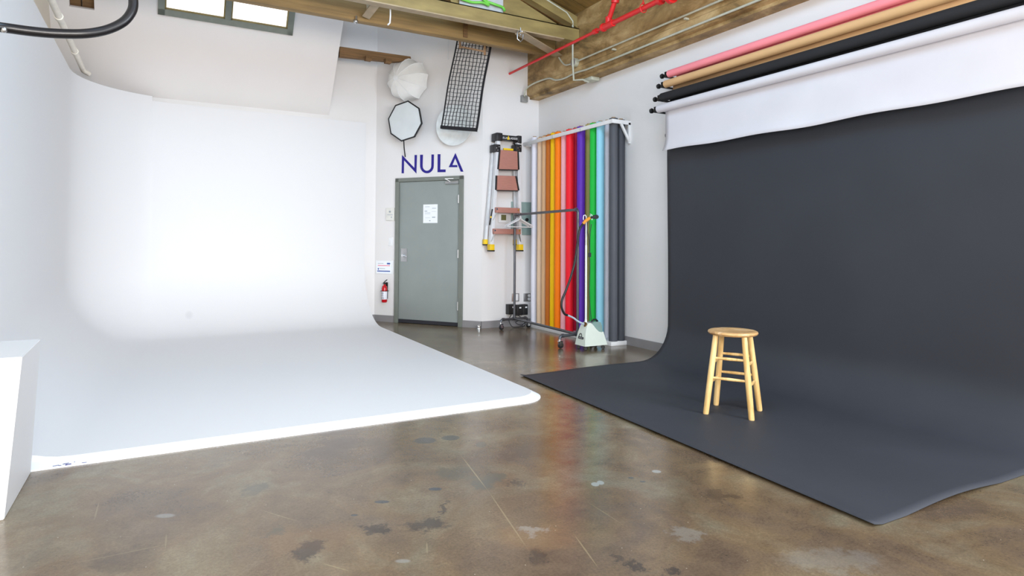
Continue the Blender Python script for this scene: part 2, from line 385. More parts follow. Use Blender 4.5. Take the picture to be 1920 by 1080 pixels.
def text_mesh(txt, size, material, name, parent, M, align='CENTER', ext=0.0008):
    cu = bpy.data.curves.new('t', 'FONT'); cu.body = txt; cu.size = size; cu.align_x = align; cu.align_y = 'CENTER'; cu.extrude = ext; cu.resolution_u = 3
    t = bpy.data.objects.new('t', cu); C.objects.link(t)
    dg = bpy.context.evaluated_depsgraph_get(); me = bpy.data.meshes.new_from_object(t.evaluated_get(dg)); bpy.data.objects.remove(t)
    me.name = name; me.transform(world_of(parent).inverted() @ M if parent else M); me.materials.clear(); me.materials.append(material)
    o = bpy.data.objects.new(name, me); C.objects.link(o); o.parent = parent; return o

# ================================================================== the setting
# floor
mb = MB(); mb.box((-3, -4, -0.1), (7, 11, 0)); struct(mb, 'floor', floor_mat(), 'brown stained polished concrete floor of the studio')
# walls
TZ = 6.2
mb = MB(); mb.box((-1.4, 9.60, 0), (2.905, 9.8, TZ)); struct(mb, 'wall_back', WHITE, 'white wall behind the top of the cyclorama')
mb = MB(FB.M); LB = (P2 - P1).length
dx0, dx1, dzt = 0.44, 1.51, 2.155
mb.box((0, 0, 0), (dx0, 0.15, TZ)); mb.box((dx1, 0, 0), (LB, 0.15, TZ)); mb.box((dx0, 0, dzt), (dx1, 0.15, TZ)); mb.box((dx0, 0.10, 0), (dx1, 0.15, dzt))
struct(mb, 'wall_angled', WHITE, 'white angled wall holding the grey door')
mb = MB(); mb.box((4.015, 8.10, 0), (XD + 0.2, 8.3, TZ)); struct(mb, 'wall_end', WHITE, 'short white end wall behind the hung step ladder')
mb = MB(); mb.box((XD, -2.0, 0), (XD + 0.2, 8.10, TZ)); struct(mb, 'wall_right', WHITE, 'long white right wall behind the paper rolls')
mb = MB(); mb.box((-1.4, -2.0, 0), (-1.2, 9.6, TZ)); struct(mb, 'wall_left', mat('cream_wall_paint', rgb(228, 218, 202), 0.6, var=0.02, scale=2), 'cream left wall above the cyclorama edge')
# skirting
mb = MB(); mb.box((2.5, 9.585, 0), (2.905, 9.60, 0.10)); struct(mb, 'baseboard_back', BASEB)
mb = MB(FB.M); mb.box((0, -0.012, 0), (0.385, 0, 0.10)); mb.box((1.565, -0.012, 0), (LB, 0, 0.10)); struct(mb, 'baseboard_angled', BASEB)
mb = MB(); mb.box((4.015, 8.085, 0), (XD, 8.10, 0.10)); struct(mb, 'baseboard_end', BASEB)
mb = MB(); mb.box((XD - 0.02, -2, 0), (XD, 8.1, 0.10)); struct(mb, 'baseboard_right', BASEB)

# door with its frame
mb = MB(FB.M)
F0, F1, FT = 0.385, 1.565, 2.20
mb.box((F0, -0.03, 0), (dx0 + 0.012, 0.02, FT), 0.004); mb.box((dx1 - 0.012, -0.03, 0), (F1, 0.02, FT), 0.004); mb.box((F0, -0.03, dzt - 0.012), (F1, 0.02, FT), 0.004)
struct(mb, 'trim_1', GREYFRAME, 'grey steel frame around the door')
door = thing('door_1', 'closed grey steel door under the blue lettering', 'door', FB.M @ Vector((0.975, 0, 0)), rot=(0, 0, FB.M.to_euler().z)); door['kind'] = 'structure'
mb = MB(FB.M); mb.box((dx0 + 0.014, -0.005, 0.008), (dx1 - 0.014, 0.045, dzt - 0.016), 0.002); mb.build('door_leaf', GREYDOOR, door)
mb = MB(FB.M); mb.box((dx0 + 0.016, -0.012, 0.008), (dx1 - 0.016, -0.005, 0.06)); mb.build('door_sweep', DARK, door)
for pz in (0.30, 1.06, 1.86):
    mb = MB(FB.M); mb.cyl((dx1 - 0.018, -0.028, pz - 0.06), (dx1 - 0.018, -0.028, pz + 0.06), 0.008, seg=10); mb.box((dx1 - 0.04, -0.012, pz - 0.055), (dx1 - 0.018, -0.006, pz + 0.055)); mb.build('hinge', STEEL, door)
lx = FB.hit(758, 485)[0]
lp = MB(FB.M).box((lx - 0.055, -0.011, 0.93), (lx + 0.055, -0.005, 1.13), 0.002).build('lock_plate', STEEL, door)
mb = MB(FB.M); mb.cyl((lx + 0.0, -0.01, 1.02), (lx, -0.055, 1.02), 0.022, 0.02, 16); mb.cyl((lx, -0.05, 1.02), (lx + 0.09, -0.055, 1.012), 0.009, seg=10); mb.build('lever_handle', CHROME, lp)
MB(FB.M).cyl((lx, -0.011, 1.085), (lx, -0.02, 1.085), 0.013, seg=12).build('keyhole', STEEL, lp)
mb = MB(FB.M); cx, cz = FB.hit(848, 342, 0.03); mb.box((cx - 0.11, -0.05, cz - 0.02), (cx + 0.11, -0.005, cz + 0.02), 0.006)
cl = mb.build('door_closer', STEEL, door)
mb = MB(FB.M); mb.bar((cx - 0.02, -0.055, cz + 0.012), (cx - 0.09, -0.09, cz + 0.05), 0.02, 0.006); mb.bar((cx - 0.09, -0.09, cz + 0.05), (cx + 0.02, -0.03, cz + 0.055), 0.02, 0.006); mb.build('closer_arm', STEEL, cl)

# slanted panel over the cyclorama with its window
PA = Vector((0, 9.60, 3.13)); SD = Vector((0, -1, 1.45)).normalized(); PN = Vector((0, -1.45, -1)).normalized()
def sp(x, s, o=0.0): return PA + Vector((x, 0, 0)) + SD * s + PN * o
SLEN = 3.4
FPan = Frame((0, 0, 0), (1, 0, 0)); MP = Matrix((Vector((1, 0, 0)), -PN, SD)).transposed().to_4x4(); MP.translation = PA
def phit(px, py): p = pl(px, py, PA, PN) - PA; return p.x, p.dot(SD)
xl = -1.20; xr = 2.17; wx0 = phit(296, 25)[0]; wx1 = phit(548, 66)[0]; ws0 = (phit(296, 25)[1] + phit(548, 66)[1]) / 2; ws1 = ws0 + 1.15
hx0, hx1 = phit(130, 10)[0], phit(177, 18)[0]; hs0 = phit(150, 15)[1]; hs1 = hs0 + 0.35
mb = MB(MP); T = 0.06
mb.box((xl, 0, 0), (hx0, T, SLEN)); mb.box((hx0, 0, 0), (hx1, T, hs0)); mb.box((hx0, 0, hs1), (hx1, T, SLEN)); mb.box((hx1, 0, 0), (wx0, T, SLEN))
mb.box((wx0, 0, 0), (wx1, T, ws0)); mb.box((wx0, 0, ws1), (wx1, T, SLEN)); mb.box((wx1, 0, 0), (xr, T, SLEN))
struct(mb, 'wall_slanted', mat('painted_board', (0.77, 0.725, 0.70, 1), 0.6, var=0.012, scale=2), 'slanted white panel leaning over the cyclorama')
win = thing('window_1', 'grey framed clerestory window in the slanted white panel', 'window', sp(wx0, ws0)); win['kind'] = 'structure'
fwid = 0.075
mb = MB(MP); mb.box((wx0, -0.03, ws0), (wx1, 0.05, ws0 + fwid)); mb.box((wx0, -0.03, ws1 - fwid), (wx1, 0.05, ws1)); mb.box((wx0, -0.03, ws0), (wx0 + fwid, 0.05, ws1)); mb.box((wx1 - fwid, -0.03, ws0), (wx1, 0.05, ws1))
mx_ = phit(427, 40)[0]; mb.box((mx_ - 0.035, -0.025, ws0), (mx_ + 0.035, 0.05, ws1)); mb.build('window_frame', mat('grey_window_frame', rgb(122, 126, 116), 0.5), win)
for a, b in ((wx0 + fwid, mx_ - 0.035), (mx_ + 0.035, wx1 - fwid)):
    mb = MB(MP); c = ws0 + fwid
    for lo, hi in (((a, -0.005, c), (b, 0.03, c + 0.018)), ((a, -0.005, c), (a + 0.018, 0.03, ws1 - fwid)), ((b - 0.018, -0.005, c), (b, 0.03, ws1 - fwid))): mb.box(lo, hi)
    sash = mb.build('sash', OLIVE, win)
    g, n_, l_, p_ = new_mat('frosted_daylit_glass'); p_.inputs['Base Color'].default_value = (0.95, 0.95, 0.93, 1); p_.inputs['Roughness'].default_value = 0.3
    p_.inputs['Emission Color'].default_value = (1, 0.985, 0.95, 1); p_.inputs['Emission Strength'].default_value = 0.95
    mb = MB(MP); mb.box((a, 0.012, c), (b, 0.018, ws1 - fwid)); mb.build('pane', g, sash)
mb = MB(MP); mb.box((hx0 - 0.05, 0.10, hs0 - 0.05), (hx0 + (hx1 - hx0) * 0.42, 0.2, hs1 + 0.05)); mb.box((hx0 + (hx1 - hx0) * 0.48, 0.10, hs0 - 0.05), (hx1 + 0.05, 0.2, hs1 + 0.05))
o = mb.build('roof_timber', OLDWOOD); tag(o, 'pair of brown roof boards showing through the notch in the slanted panel', 'timber')

# concrete edge beam along the right wall
BM_ = concrete_beam_mat()
mb = MB(); zb = 3.38; xf = 4.75
prof = [(XD, zb), (4.80, zb), (4.80, zb + 0.035), (xf, zb + 0.05), (xf, zb + 0.16), (xf + 0.012, zb + 0.175), (xf + 0.012, 5.0), (XD, 5.0)]
n = len(prof)
ys = [8.10, -2.0]
V = [(x, y, z) for y in ys for x, z in prof]
mb._add(V, [tuple(range(n)), tuple(range(n, 2 * n))[::-1]] + [(i, n + i, n + (i + 1) % n, (i + 1) % n) for i in range(n)])
o = mb.build('concrete_beam', BM_); o['kind'] = 'structure'; o['label'] = 'rough brown concrete beam running along the right wall top'; o['category'] = 'beam'

# sloped timber roof
mb = MB(); sl = 0.33
for k in range(24):
    y0 = 9.8 - k * 0.40; 
    mb.poly3([(4.76, y0, 4.27), (-1.3, y0, 4.27 + sl * 6.06), (-1.3, y0 - 0.385, 4.27 + sl * 6.06), (4.76, y0 - 0.385, 4.27)], (0, 0, 0.05))
mb.poly3([(4.76, 9.8, 4.33), (-1.3, 9.8, 4.33 + sl * 6.06), (-1.3, 0.1, 4.33 + sl * 6.06), (4.76, 0.1, 4.33)], (0, 0, 0.04))
struct(mb, 'ceiling', mat('olive_roof_boards', rgb(134, 106, 56), 0.65, var=0.3, scale=3, bump=0.3, stretch=(1, 4, 1)), 'brown boarded roof sloping up from the concrete beam')

# ================================================================== cyclorama
CYC = cyc_mat()
def cyc_build():
    R0, R1, rc, XL, YB, YF, XR = 0.5, 0.9, 1.12, -0.92, 9.53, 4.155, 2.72
    st = []                                         # (point, inward normal, cove radius)
    for i in range(9):
        t = i / 8; st.append((Vector((XL, YF + 0.1 + (YB - rc - YF - 0.1) * t, 0)), Vector((1, 0, 0)), R0 + (R1 - 0.1 - R0) * t))
    for i in range(1, 13):
        a = PI - (PI / 2) * i / 12; st.append((Vector((XL + rc + rc * math.cos(a), YB - rc + rc * math.sin(a), 0)), Vector((-math.cos(a), -math.sin(a), 0)), R1 - 0.1 + 0.1 * i / 12))
    for x in (-0.141, -0.139, 0.6, 1.3, 2.0, XR): st.append((Vector((x if x > XL + rc else x, YB, 0)), Vector((0, -1, 0)), R1)) if x > XL + rc + 0.01 or True else None
    st.sort(key=lambda s_: 0)
    # keep the back run after the corner only
    st = [s_ for i, s_ in enumerate(st) if i < 21 or s_[0].x > XL + rc + 0.02]
    H0 = 0.03; bm = MB()
    a_ = math.acos((-0.14 - XL - rc) / rc); ps = Vector((-0.14, YB - rc + rc * math.sin(a_), 0)); ns = Vector((-math.cos(a_), -math.sin(a_), 0))
    st = [q for q in st if q[0].x < -0.14] + [(ps, ns, R1 - 0.02, 3.12), (ps + Vector((0.001, 0, 0)), ns, R1 - 0.02, 3.06)] + [q for q in st if q[0].x > -0.13]; V = []; rows = None
    NA = 14
    for q in st:
        p, nn, r = q[:3]; top = q[3] if len(q) > 3 else (3.12 if p.x < -0.14 else 3.06)
        col = [p - nn * 0.05 + Vector((0, 0, 0)), p - nn * 0.05 + Vector((0, 0, top)), p + Vector((0, 0, top))]
        for k in range(4): col.append(p + Vector((0, 0, top + (H0 + r - top) * (k + 1) / 4)))
        for k in range(1, NA + 1):
            a = (PI / 2) * k / NA; col.append(p + nn * (r - r * math.cos(a)) + Vector((0, 0, H0 + r - r * math.sin(a))))
        rows = len(col); V += col
    F = []
    for i in range(len(st) - 1):
        for k in range(rows - 1): a = i * rows + k; F.append((a, a + 1, a + rows + 1, a + rows))
    F.append(tuple(range(rows))); F.append(tuple((len(st) - 1) * rows + k for k in range(rows))[::-1])
    bm._add(V, F)
    inner = [V[(i + 1) * rows - 1] for i in range(len(st))]
    # flat floor out to the ramp
    rcn = 0.22; w = 0.035
    edge = [Vector((XR - w, inner[-1].y, H0))]
    for k in range(9):
        a = -(PI / 2) * k / 8; edge.append(Vector((XR - w - 0.04 - rcn + rcn * math.cos(a), YF + 0.1 + rcn + rcn * math.sin(a), H0)))
    edge[-1:] = [edge[-1]]
    pts = inner + edge[1:]
    bm._add(pts, [tuple(range(len(pts)))[::-1]])
    back = []
    o = bm.build('cove', CYC, cyc, angle=50)
    # bevelled edge strip down to the concrete
    inn = edge + [Vector((-0.9, YF + 0.1, H0))]
    out = [Vector((XR, inner[-1].y, 0))]
    for k in range(9):
        a = -(PI / 2) * k / 8; rr_ = rcn + 0.06 + 0.0 * k
        out.append(Vector((XR - 0.04 - rcn - 0.02 + (rcn + 0.02) * math.cos(a), YF + 0.02 + rcn + (rcn + 0.02) * math.sin(a) , 0)))
    out.append(Vector((-0.9, YF, 0)))
    e = MB(); n = len(inn); low = [Vector((p.x, p.y, 0)) for p in inn]; lip = [Vector((p.x, p.y, 0.008)) for p in out]
    e._add(inn + lip + out + low, [(i, i + 1, n + i + 1, n + i) for i in range(n - 1)] + [(n + i, n + i + 1, 2 * n + i + 1, 2 * n + i) for i in range(n - 1)] +
           [(2 * n + i, 2 * n + i + 1, 3 * n + i + 1, 3 * n + i) for i in range(n - 1)] + [(0, n, 2 * n, 3 * n), (n - 1, 3 * n - 1 + 0, 2 * n - 1) if False else (n - 1, 2 * n - 1, 3 * n - 1, 4 * n - 1)])
    e.build('edge_strip', RAMP, cyc, angle=20)
cyc = thing('cyclorama', 'white curved cyclorama wall flowing down into a raised white floor', 'cyclorama', (1.0, 6.8, 0))
cyc_build()
c0 = fl(130, 871, 0.02)
mb = MB()
for k in range(9):
    a = c0 + Vector((random.uniform(-0.05, 0.06), random.uniform(-0.02, 0.02), 0.0055)); d = Vector((random.uniform(-0.03, 0.03), random.uniform(-0.008, 0.008), 0))
    mb.bar(a, a + d, 0.004, 0.002)
mb.build('scuff_mark', TAPEB, cyc)['kind'] = 'stuff'
# wall behind block, and the box built against it
blk = MB(); a, b = fl(7, 975), fl(62, 883)
blk._add([(-0.895, 3.50, 0), (-0.578, 3.50, 0), (-0.578, 4.14, 0), (-0.895, 4.14, 0), (-0.895, 3.49, 0.705), (-0.528, 3.49, 0.705), (-0.55, 4.14, 0.697), (-0.895, 4.14, 0.697)],
         [(3, 2, 1, 0), (4, 5, 6, 7), (0, 1, 5, 4), (1, 2, 6, 5), (2, 3, 7, 6), (3, 0, 4, 7)])
bmesh.ops.bevel(blk.bm, geom=list(blk.bm.edges), offset=0.003, segments=2, affect='EDGES')
o = blk.build('plinth', CYC); tag(o, 'white painted box block standing at the near end of the cyclorama', 'plinth')

# ================================================================== roof steel and timber
YS = 6.75                                              # near bottom chord
zt = plY(1088, 54, YS).z; zl = plY(1088, 78, YS).z
tr = thing('roof_truss', 'near olive steel truss with gusset plate and sloping top chord', 'truss', (2.0, YS, zl))
mb = MB(); mb.box((-1.1, YS, zl), (xf, YS + 0.012, zt)); mb.box((-1.1, YS - 0.006, zl - 0.004), (xf, YS + 0.10, zl + 0.012)); mb.box((-1.1, YS, zt - 0.012), (xf, YS + 0.10, zt)); mb.build('bottom_chord', OLIVE, tr)
mb = MB(); mb.box((-1.1, YS - 0.02, zl - 0.018), (xf - 0.25, YS + 0.09, zl - 0.005)); mb.build('bottom_flange', PALEST, tr)
a = plY(1062, 46, YS + 0.12); b = plY(985, 0, YS + 0.12); d = (b - a); b2 = a + d * 4.5
mb = MB(); mb.bar(a - d * 0.35 + Vector((0, 0, 0.02)), b2 + Vector((0, 0, 0.02)), 0.12, 0.02); mb.bar(a - d * 0.35 + Vector((0, -0.05, 0.09)), b2 + Vector((0, -0.05, 0.09)), 0.012, 0.13); mb.build('top_chord', OLIVE, tr)
mb = MB(); mb.poly3([plY(1046, 46, YS + 0.13), plY(975, 0, YS + 0.13) , plY(900, -55, YS + 0.13), plY(820, -55, YS + 0.13), plY(850, 12, YS + 0.13)], (0, 0.01, 0)); mb.build('gusset_plate', OLIVE, tr)
mb = MB(); q0 = fl(978, 64, 3.82); q1 = fl(1045, 104, 3.80)
dd = (q1 - q0).normalized(); mb.bar(q0 - dd * 0.05, q1 + dd * 0.02, 0.13, 0.012); mb.build('wind_brace', PALEST, tr)
# orange timber purlin above top chord
mb = MB(); mb.bar(a + Vector((0.1, 0.15, 0.14)), b2 + Vector((0, 0.15, 0.16)), 0.09, 0.16)
o = mb.build('roof_rafter', ORWOOD); tag(o, 'orange brown timber rafter above the sloping truss chord', 'rafter')
YL = 7.32; zl2 = plY(855, 71, YL).z
mb = MB(); mb.box((-1.1, YL, zl2), (xf, YL + 0.11, zl2 + 0.34), 0.006)
tb = mb.build('timber_beam', OLIVE2); tag(tb, 'far olive brown timber beam crossing behind the steel truss', 'beam')
MBk = lambda: MB()
# bracket between beam and truss
p = plY(700, 28, YL - 0.02)
mb = MB(); mb.bar(plY(686, 32, YL - 0.06), plY(706, 6, YS + 0.12), 0.09, 0.02, (0, 1, 0)); mb.bar(plY(690, 8, YL - 0.02), plY(692, 26, YL - 0.02), 0.05, 0.02, (0, 1, 0))
o = mb.build('beam_bracket', PALEST); tag(o, 'pale slanted steel bracket between the truss and the timber beam', 'bracket')
mb = MB(); t0 = plY(873, 43, YL - 0.01); t1 = plY(872, 70, YL - 0.01); mb.box((t0.x - 0.03, YL - 0.014, t1.z), (t0.x + 0.03, YL - 0.002, t0.z + 0.03)); mb.cyl((t0.x, YL - 0.03, t0.z - 0.03), (t0.x, YL, t0.z - 0.03), 0.008, seg=8)
o = mb.build('beam_strap', OLDWOOD); tag(o, 'brown strap plate bolted to the timber beam above the black grid', 'strap')
mb = MB(); mb.tube([plY(732, 12, YS + 0.15), plY(732, 30, YS + 0.15), plY(731, 43, YS + 0.15), plY(727, 47, YS + 0.15)], 0.009, 8)
o = mb.build('ceiling_hook', WPLAST); tag(o, 'white bent hook rod hanging in front of the timber beam', 'hook')
mb = MB(); mb.tube([plY(668, 30, YL - 0.03), plY(668, 40, YL - 0.03), plY(671, 42, YL - 0.03)], 0.012, 8); mb.sphere(plY(667, 40, YL - 0.03), 0.03, 10)
o = mb.build('beam_clamp', STEEL); tag(o, 'small clear clamp under the timber beam left of the white hook', 'clamp')
# steel ring clip
cc = [plY(x, y, YS - 0.03) for x, y in ((972, 58), (970, 62), (970, 73), (976, 78), (980, 74), (981, 63), (978, 58))]
mb = MB(); mb.tube(cc + [cc[0]], 0.007, 8); mb.cyl(plY(976, 66, YS - 0.03), plY(976, 52, YS - 0.03), 0.006, seg=8)
o = mb.build('hanging_clip', STEEL); tag(o, 'steel loop clip hanging from the near truss chord', 'clip')
# ledger timber with two small blocks
la = plY(638, 88, 9.05); lb = plY(772, 106, 9.05)
mb = MB(); mb._add([(2.19, 9.05, 3.885), (lb.x - 0.28, 9.05, 3.925), (lb.x + 0.0, 9.05, 3.985), (lb.x - 0.02, 9.05, 4.045), (2.19, 9.05, 4.03),
                  (2.19, 9.13, 3.885), (lb.x - 0.28, 9.13, 3.925), (lb.x, 9.13, 3.985), (lb.x - 0.02, 9.13, 4.045), (2.19, 9.13, 4.03)],
                 [(0, 1, 2, 3, 4), (9, 8, 7, 6, 5), (0, 5, 6, 1), (1, 6, 7, 2), (2, 7, 8, 3), (3, 8, 9, 4), (4, 9, 5, 0)])
led = mb.build('timber_ledger', OLDWOOD); tag(led, 'short weathered brown timber ending above the white umbrella softbox', 'timber')
for (px, py, lab) in ((691, 109, 'left'), (728, 114, 'right')):
    q = plY(px, py, 8.98); mb = MB(); mb.box((q.x - 0.045, 8.955, q.z - 0.035), (q.x + 0.045, 9.05, q.z + 0.03), 0.008); mb.cyl((q.x, 8.95, q.z), (q.x, 8.94, q.z), 0.008, seg=8)
    o = mb.build('timber_block', OLDWOOD); tag(o, 'small dark wooden block on the weathered timber, the %s one of two' % lab, 'block', 'blocks on the weathered timber')

# green hose and grey panel lying on the truss
gr = plY(885, 6, YS + 0.06)
mb = MB(); mb.box((plY(862, 0, YS + 0.09).x, YS + 0.098, zt), (plY(944, 8, YS + 0.09).x, YS + 0.108, zt + 0.35)); o = mb.build('grey_board', LGREY); tag(o, 'pale grey board standing on the truss behind the green hose', 'board')
hp = [plY(x, y, YS + 0.05) for x, y in ((860, -4), (885, 3), (905, 5), (918, 9), (905, -3), (915, 2), (930, 9), (944, 13), (946, 20))]
for i, p in enumerate(hp): p.y += 0.02 * (i % 2); p.z = max(p.z, zt + 0.012)
mb = MB(); mb.tube(hp, 0.016, 10, 6); o = mb.build('green_hose', GREEN); tag(o, 'bright green hose lying on top of the steel truss', 'hose')

# ================================================================== pipes and conduits
XP = 4.45
rp = thing('sprinkler_pipe', 'red sprinkler pipe running along below the concrete beam', 'pipe', (XP, 5.7, 3.7))
pj = plX(1141, 47, XP); pz = pj.z; zp0 = plX(960, 136, XP).z
mb = MB(); mb.cyl((XP, 8.099, zp0), (XP, pj.y, pz), 0.017, 0.019, 16); mb.build('thin_pipe', REDP, rp)
mb = MB(); mb.cyl((XP, pj.y, pz), (XP, 1.5, pz), 0.028, seg=18); mb.build('main_pipe', REDP, rp)
mb = MB(); mb.cyl((XP, pj.y + 0.09, pz), (XP, pj.y - 0.09, pz), 0.04, seg=18); mb.cyl((XP, pj.y + 0.11, pz), (XP, pj.y + 0.08, pz), 0.048, seg=18); mb.cyl((XP, pj.y, pz), (XP + 0.0, pj.y, pz + 0.09), 0.038, seg=18); mb.build('tee_fitting', REDP, rp); MB().cyl((XP, pj.y + 0.28, pz), (XP, pj.y + 0.22, pz), 0.032, seg=16).build('collar', REDP, rp)
tb2 = plX(1153, 2, XP); 
mb = MB(); mb.cyl((XP, pj.y, pz + 0.05), (XP, tb2.y, tb2.z), 0.028, seg=16); mb.cyl((XP, tb2.y, tb2.z - 0.02), (XP, tb2.y - 0.02, tb2.z + 0.06), 0.045, seg=16); mb.cyl((XP, tb2.y, tb2.z), (XP, tb2.y - 0.05, tb2.z + 0.5), 0.028, seg=16); mb.build('riser_pipe', REDP, rp)
hr = plX(1206, 18, XP)
mb = MB(); rn = [(XP + 0.045 * math.cos(t * PI / 8), hr.y, pz + 0.045 * math.sin(t * PI / 8)) for t in range(17)]; mb.tube(rn, 0.005, 8); mb.cyl((XP, hr.y, pz + 0.045), (XP, hr.y, pz + 1.1), 0.005, seg=8); mb.sphere((XP, hr.y, pz + 0.055), 0.016, 10); mb.build('hanger_ring', REDP, rp)
vy = plX(1275, 2, XP).y
mb = MB(); mb.cyl((XP, vy + 0.30, pz), (XP, vy + 0.26, pz), 0.05, seg=16); mb.cyl((XP, vy + 0.13, pz), (XP, vy - 0.13, pz), 0.06, seg=20)
for q in (0.13, -0.13): mb.cyl((XP, vy + q + 0.02, pz), (XP, vy + q - 0.02, pz), 0.085, seg=20)
mb.sphere((XP, vy, pz - 0.01), 0.075, 16); mb.cyl((XP, vy, pz), (XP, vy, pz + 0.16), 0.03, seg=14)
for k in range(8):
    an = 2 * PI * k / 8
    for q in (0.155, -0.155): mb.cyl((XP + 0.07 * math.cos(an), vy + q + 0.005, pz + 0.07 * math.sin(an)), (XP + 0.07 * math.cos(an), vy + q - 0.01, pz + 0.07 * math.sin(an)), 0.01, seg=6)
mb.build('valve', REDP, rp)

XC = 4.725
jb = plX(1077, 117, XC)
def cpt(x, y, X=XC): return plX(x, y, X)
u1 = cpt(1360, 0); z1 = (cpt(1090, 115).z + u1.z) / 2
mb = MB(); mb.cyl((XC, jb.y - 0.03, jb.z), (XC, 1.0, z1), 0.012, seg=12)
for yy in (6.0, 4.8, 3.6): mb.box((XC - 0.015, yy - 0.012, z1 - 0.03), (xf + 0.011, yy + 0.012, z1 - 0.01))
o = mb.build('electrical_conduit', EMT); tag(o, 'upper straight galvanised conduit along the concrete beam', 'conduit')
low = [cpt(983, 181, 4.66), cpt(986, 168, 4.68), cpt(998, 158, 4.70), cpt(1020, 149), cpt(1032, 147), cpt(1042, 150), cpt(1058, 147), cpt(1078, 137)]
z2 = cpt(1200, 90).z
low += [Vector((XC, low[-1].y - 0.25, z2)), Vector((XC, 5.5, z2)), Vector((XC, 1.0, z2))]
mb = MB(); mb.tube(low[:9], 0.012, 12, 5); mb.cyl(low[8], low[10], 0.012, seg=12); o = mb.build('electrical_conduit', EMT); tag(o, 'lower galvanised conduit bending down to the small wall box', 'conduit')
vp = [(XC, jb.y, cpt(1078, 152).z), (XC, jb.y, jb.z)]
t1 = cpt(1077, 45); t2 = cpt(1063, 22); t3 = plX(1030, 0, 4.35)
mb = MB(); e1 = cpt(1079, 151)
XC2 = XC - 0.027; mb.tube([cpt(1104, 154, 4.80), Vector((4.76, e1.y - 0.12, e1.z - 0.01)), Vector((XC2, e1.y, e1.z)), Vector((XC2, jb.y, jb.z)), Vector((XC2, jb.y, t1.z - 0.05)), Vector((XC - 0.03, jb.y, t1.z + 0.03)), Vector((XC - 0.13, jb.y, t1.z + 0.13)), Vector((XC - 0.7, jb.y, t1.z + 0.33))], 0.013, 12)
o = mb.build('electrical_conduit', EMT); tag(o, 'vertical galvanised conduit rising through the round junction box', 'conduit')
mb = MB(); mb.tube([cpt(1076, 118), cpt(1062, 122), cpt(1055, 118), cpt(1048, 108)], 0.011, 10, 4); o = mb.build('electrical_conduit', EMT); tag(o, 'short hooked galvanised conduit left of the round junction box', 'conduit')
jx = thing('junction_box', 'round grey junction box on the concrete beam', 'junction box', (XC, jb.y, jb.z))
mb = MB(); mb.cyl((xf + 0.01, jb.y, jb.z), (XC - 0.02, jb.y, jb.z), 0.058, seg=20); mb.build('box_body', EMT, jx)
mb = MB(); mb.cyl((XC - 0.02, jb.y, jb.z), (XC - 0.026, jb.y, jb.z), 0.05, seg=20); mb.cyl((XC - 0.026, jb.y, jb.z), (XC - 0.034, jb.y, jb.z), 0.01, seg=8); mb.build('cover_plate', STEEL, jx)
q = plX(1105, 153, 4.84); mb = MB(); mb.box((4.80, q.y - 0.10, zb - 0.045), (4.93, q.y + 0.06, zb - 0.001), 0.004); o = mb.build('junction_box', EMT); tag(o, 'flat galvanised junction box under the concrete beam by the wall', 'junction box')
q = plY(984, 185, 8.05); mb = MB(); mb.box((q.x - 0.05, 8.04, q.z - 0.05), (q.x + 0.05, 8.10, q.z + 0.05), 0.004); o = mb.build('junction_box', mat('grey_box', rgb(150, 150, 148), 0.4, metal=0.4)); tag(o, 'small square grey box on the end wall below the beam corner', 'junction box')
# white pipe at top left, above cyclorama edge
lpz = plX(157, 140, -0.85)
mb = MB(); mb.tube([(-0.80, lpz.y + 0.02, lpz.z + 0.02), (-0.85, lpz.y - 0.05, lpz.z + 0.035), (-0.85, lpz.y - 0.3, lpz.z + 0.04), (-0.85, 3.0, lpz.z + 0.05)], 0.028, 14)
for yy in (8.2, 7.0): mb.cyl((-0.85, yy, lpz.z + 0.042), (-0.85, yy - 0.07, lpz.z + 0.042), 0.036, seg=14)
o = mb.build('white_pipe', mat('cream_pipe_paint', rgb(234, 226, 212), 0.5)); tag(o, 'cream painted pipe running above the left edge of the cyclorama', 'pipe')

# black hose near the lens
pts = [CAMP + ray(x, y) * d for x, y, d in ((-160, 30, 3.1), (-60, 45, 3.15), (0, 51, 3.2), (60, 59, 3.2), (110, 63, 3.2), (160, 63, 3.2), (200, 56, 3.22), (230, 42, 3.24), (245, 25, 3.26), (250, 8, 3.28), (246, -15, 3.3), (225, -60, 3.35), (170, -130, 3.4))]
hz = thing('overhead_hose', 'black overhead hose curving across the upper left corner', 'hose', pts[3])
mb = MB(); mb.tube(pts, 0.019, 14, 6); mb.build('hose_tube', mat('black_hose_rubber', rgb(16, 14, 18), 0.35), hz)
mb = MB(); q = CAMP + ray(7, 56) * 3.19; mb.sphere(q, 0.012, 10); mb.build('hose_clip', STEEL, hz)

# ================================================================== items on the angled wall
# lettering
sg = thing('wall_lettering', 'dark blue NULA lettering on the white wall above the grey door', 'sign', FB.M @ Vector((0.97, 0, 2.3)), rot=(0, 0, FB.M.to_euler().z))
def zz(p): return FB.hit(660 + p[0] / 5.3333, 240 + p[1] / 5.3333)
N_ = [(497, 453), (501, 270), (625, 400), (627, 270), (650, 270), (645, 456), (521, 322), (519, 453)]
def arc(cx, cy, rx, ry, a0, a1, n): return [(cx + rx * math.cos(R(a0 + (a1 - a0) * i / n)), cy + ry * math.sin(R(a0 + (a1 - a0) * i / n))) for i in range(n + 1)]
U_ = [(682, 268), (710, 268), (707, 370)] + arc(750, 378, 44, 50, 180, 0, 10)[1:] + [(796, 265), (820, 265), (818, 375)] + arc(750, 378, 68, 75, 0, 180, 14)[1:]
L_ = [(858, 262), (885, 262), (883, 415), (937, 415), (936, 442), (856, 442)]
A_ = [(1035, 250), (1115, 437), (1088, 437), (1033, 302), (1005, 371), (1052, 371), (1055, 392), (968, 392)]
for G in (N_, U_, L_, A_):
    mb = MB(FB.M); mb.prism([zz(p) for p in G], -0.004, 0.0); mb.build('letter', BLUE, sg)

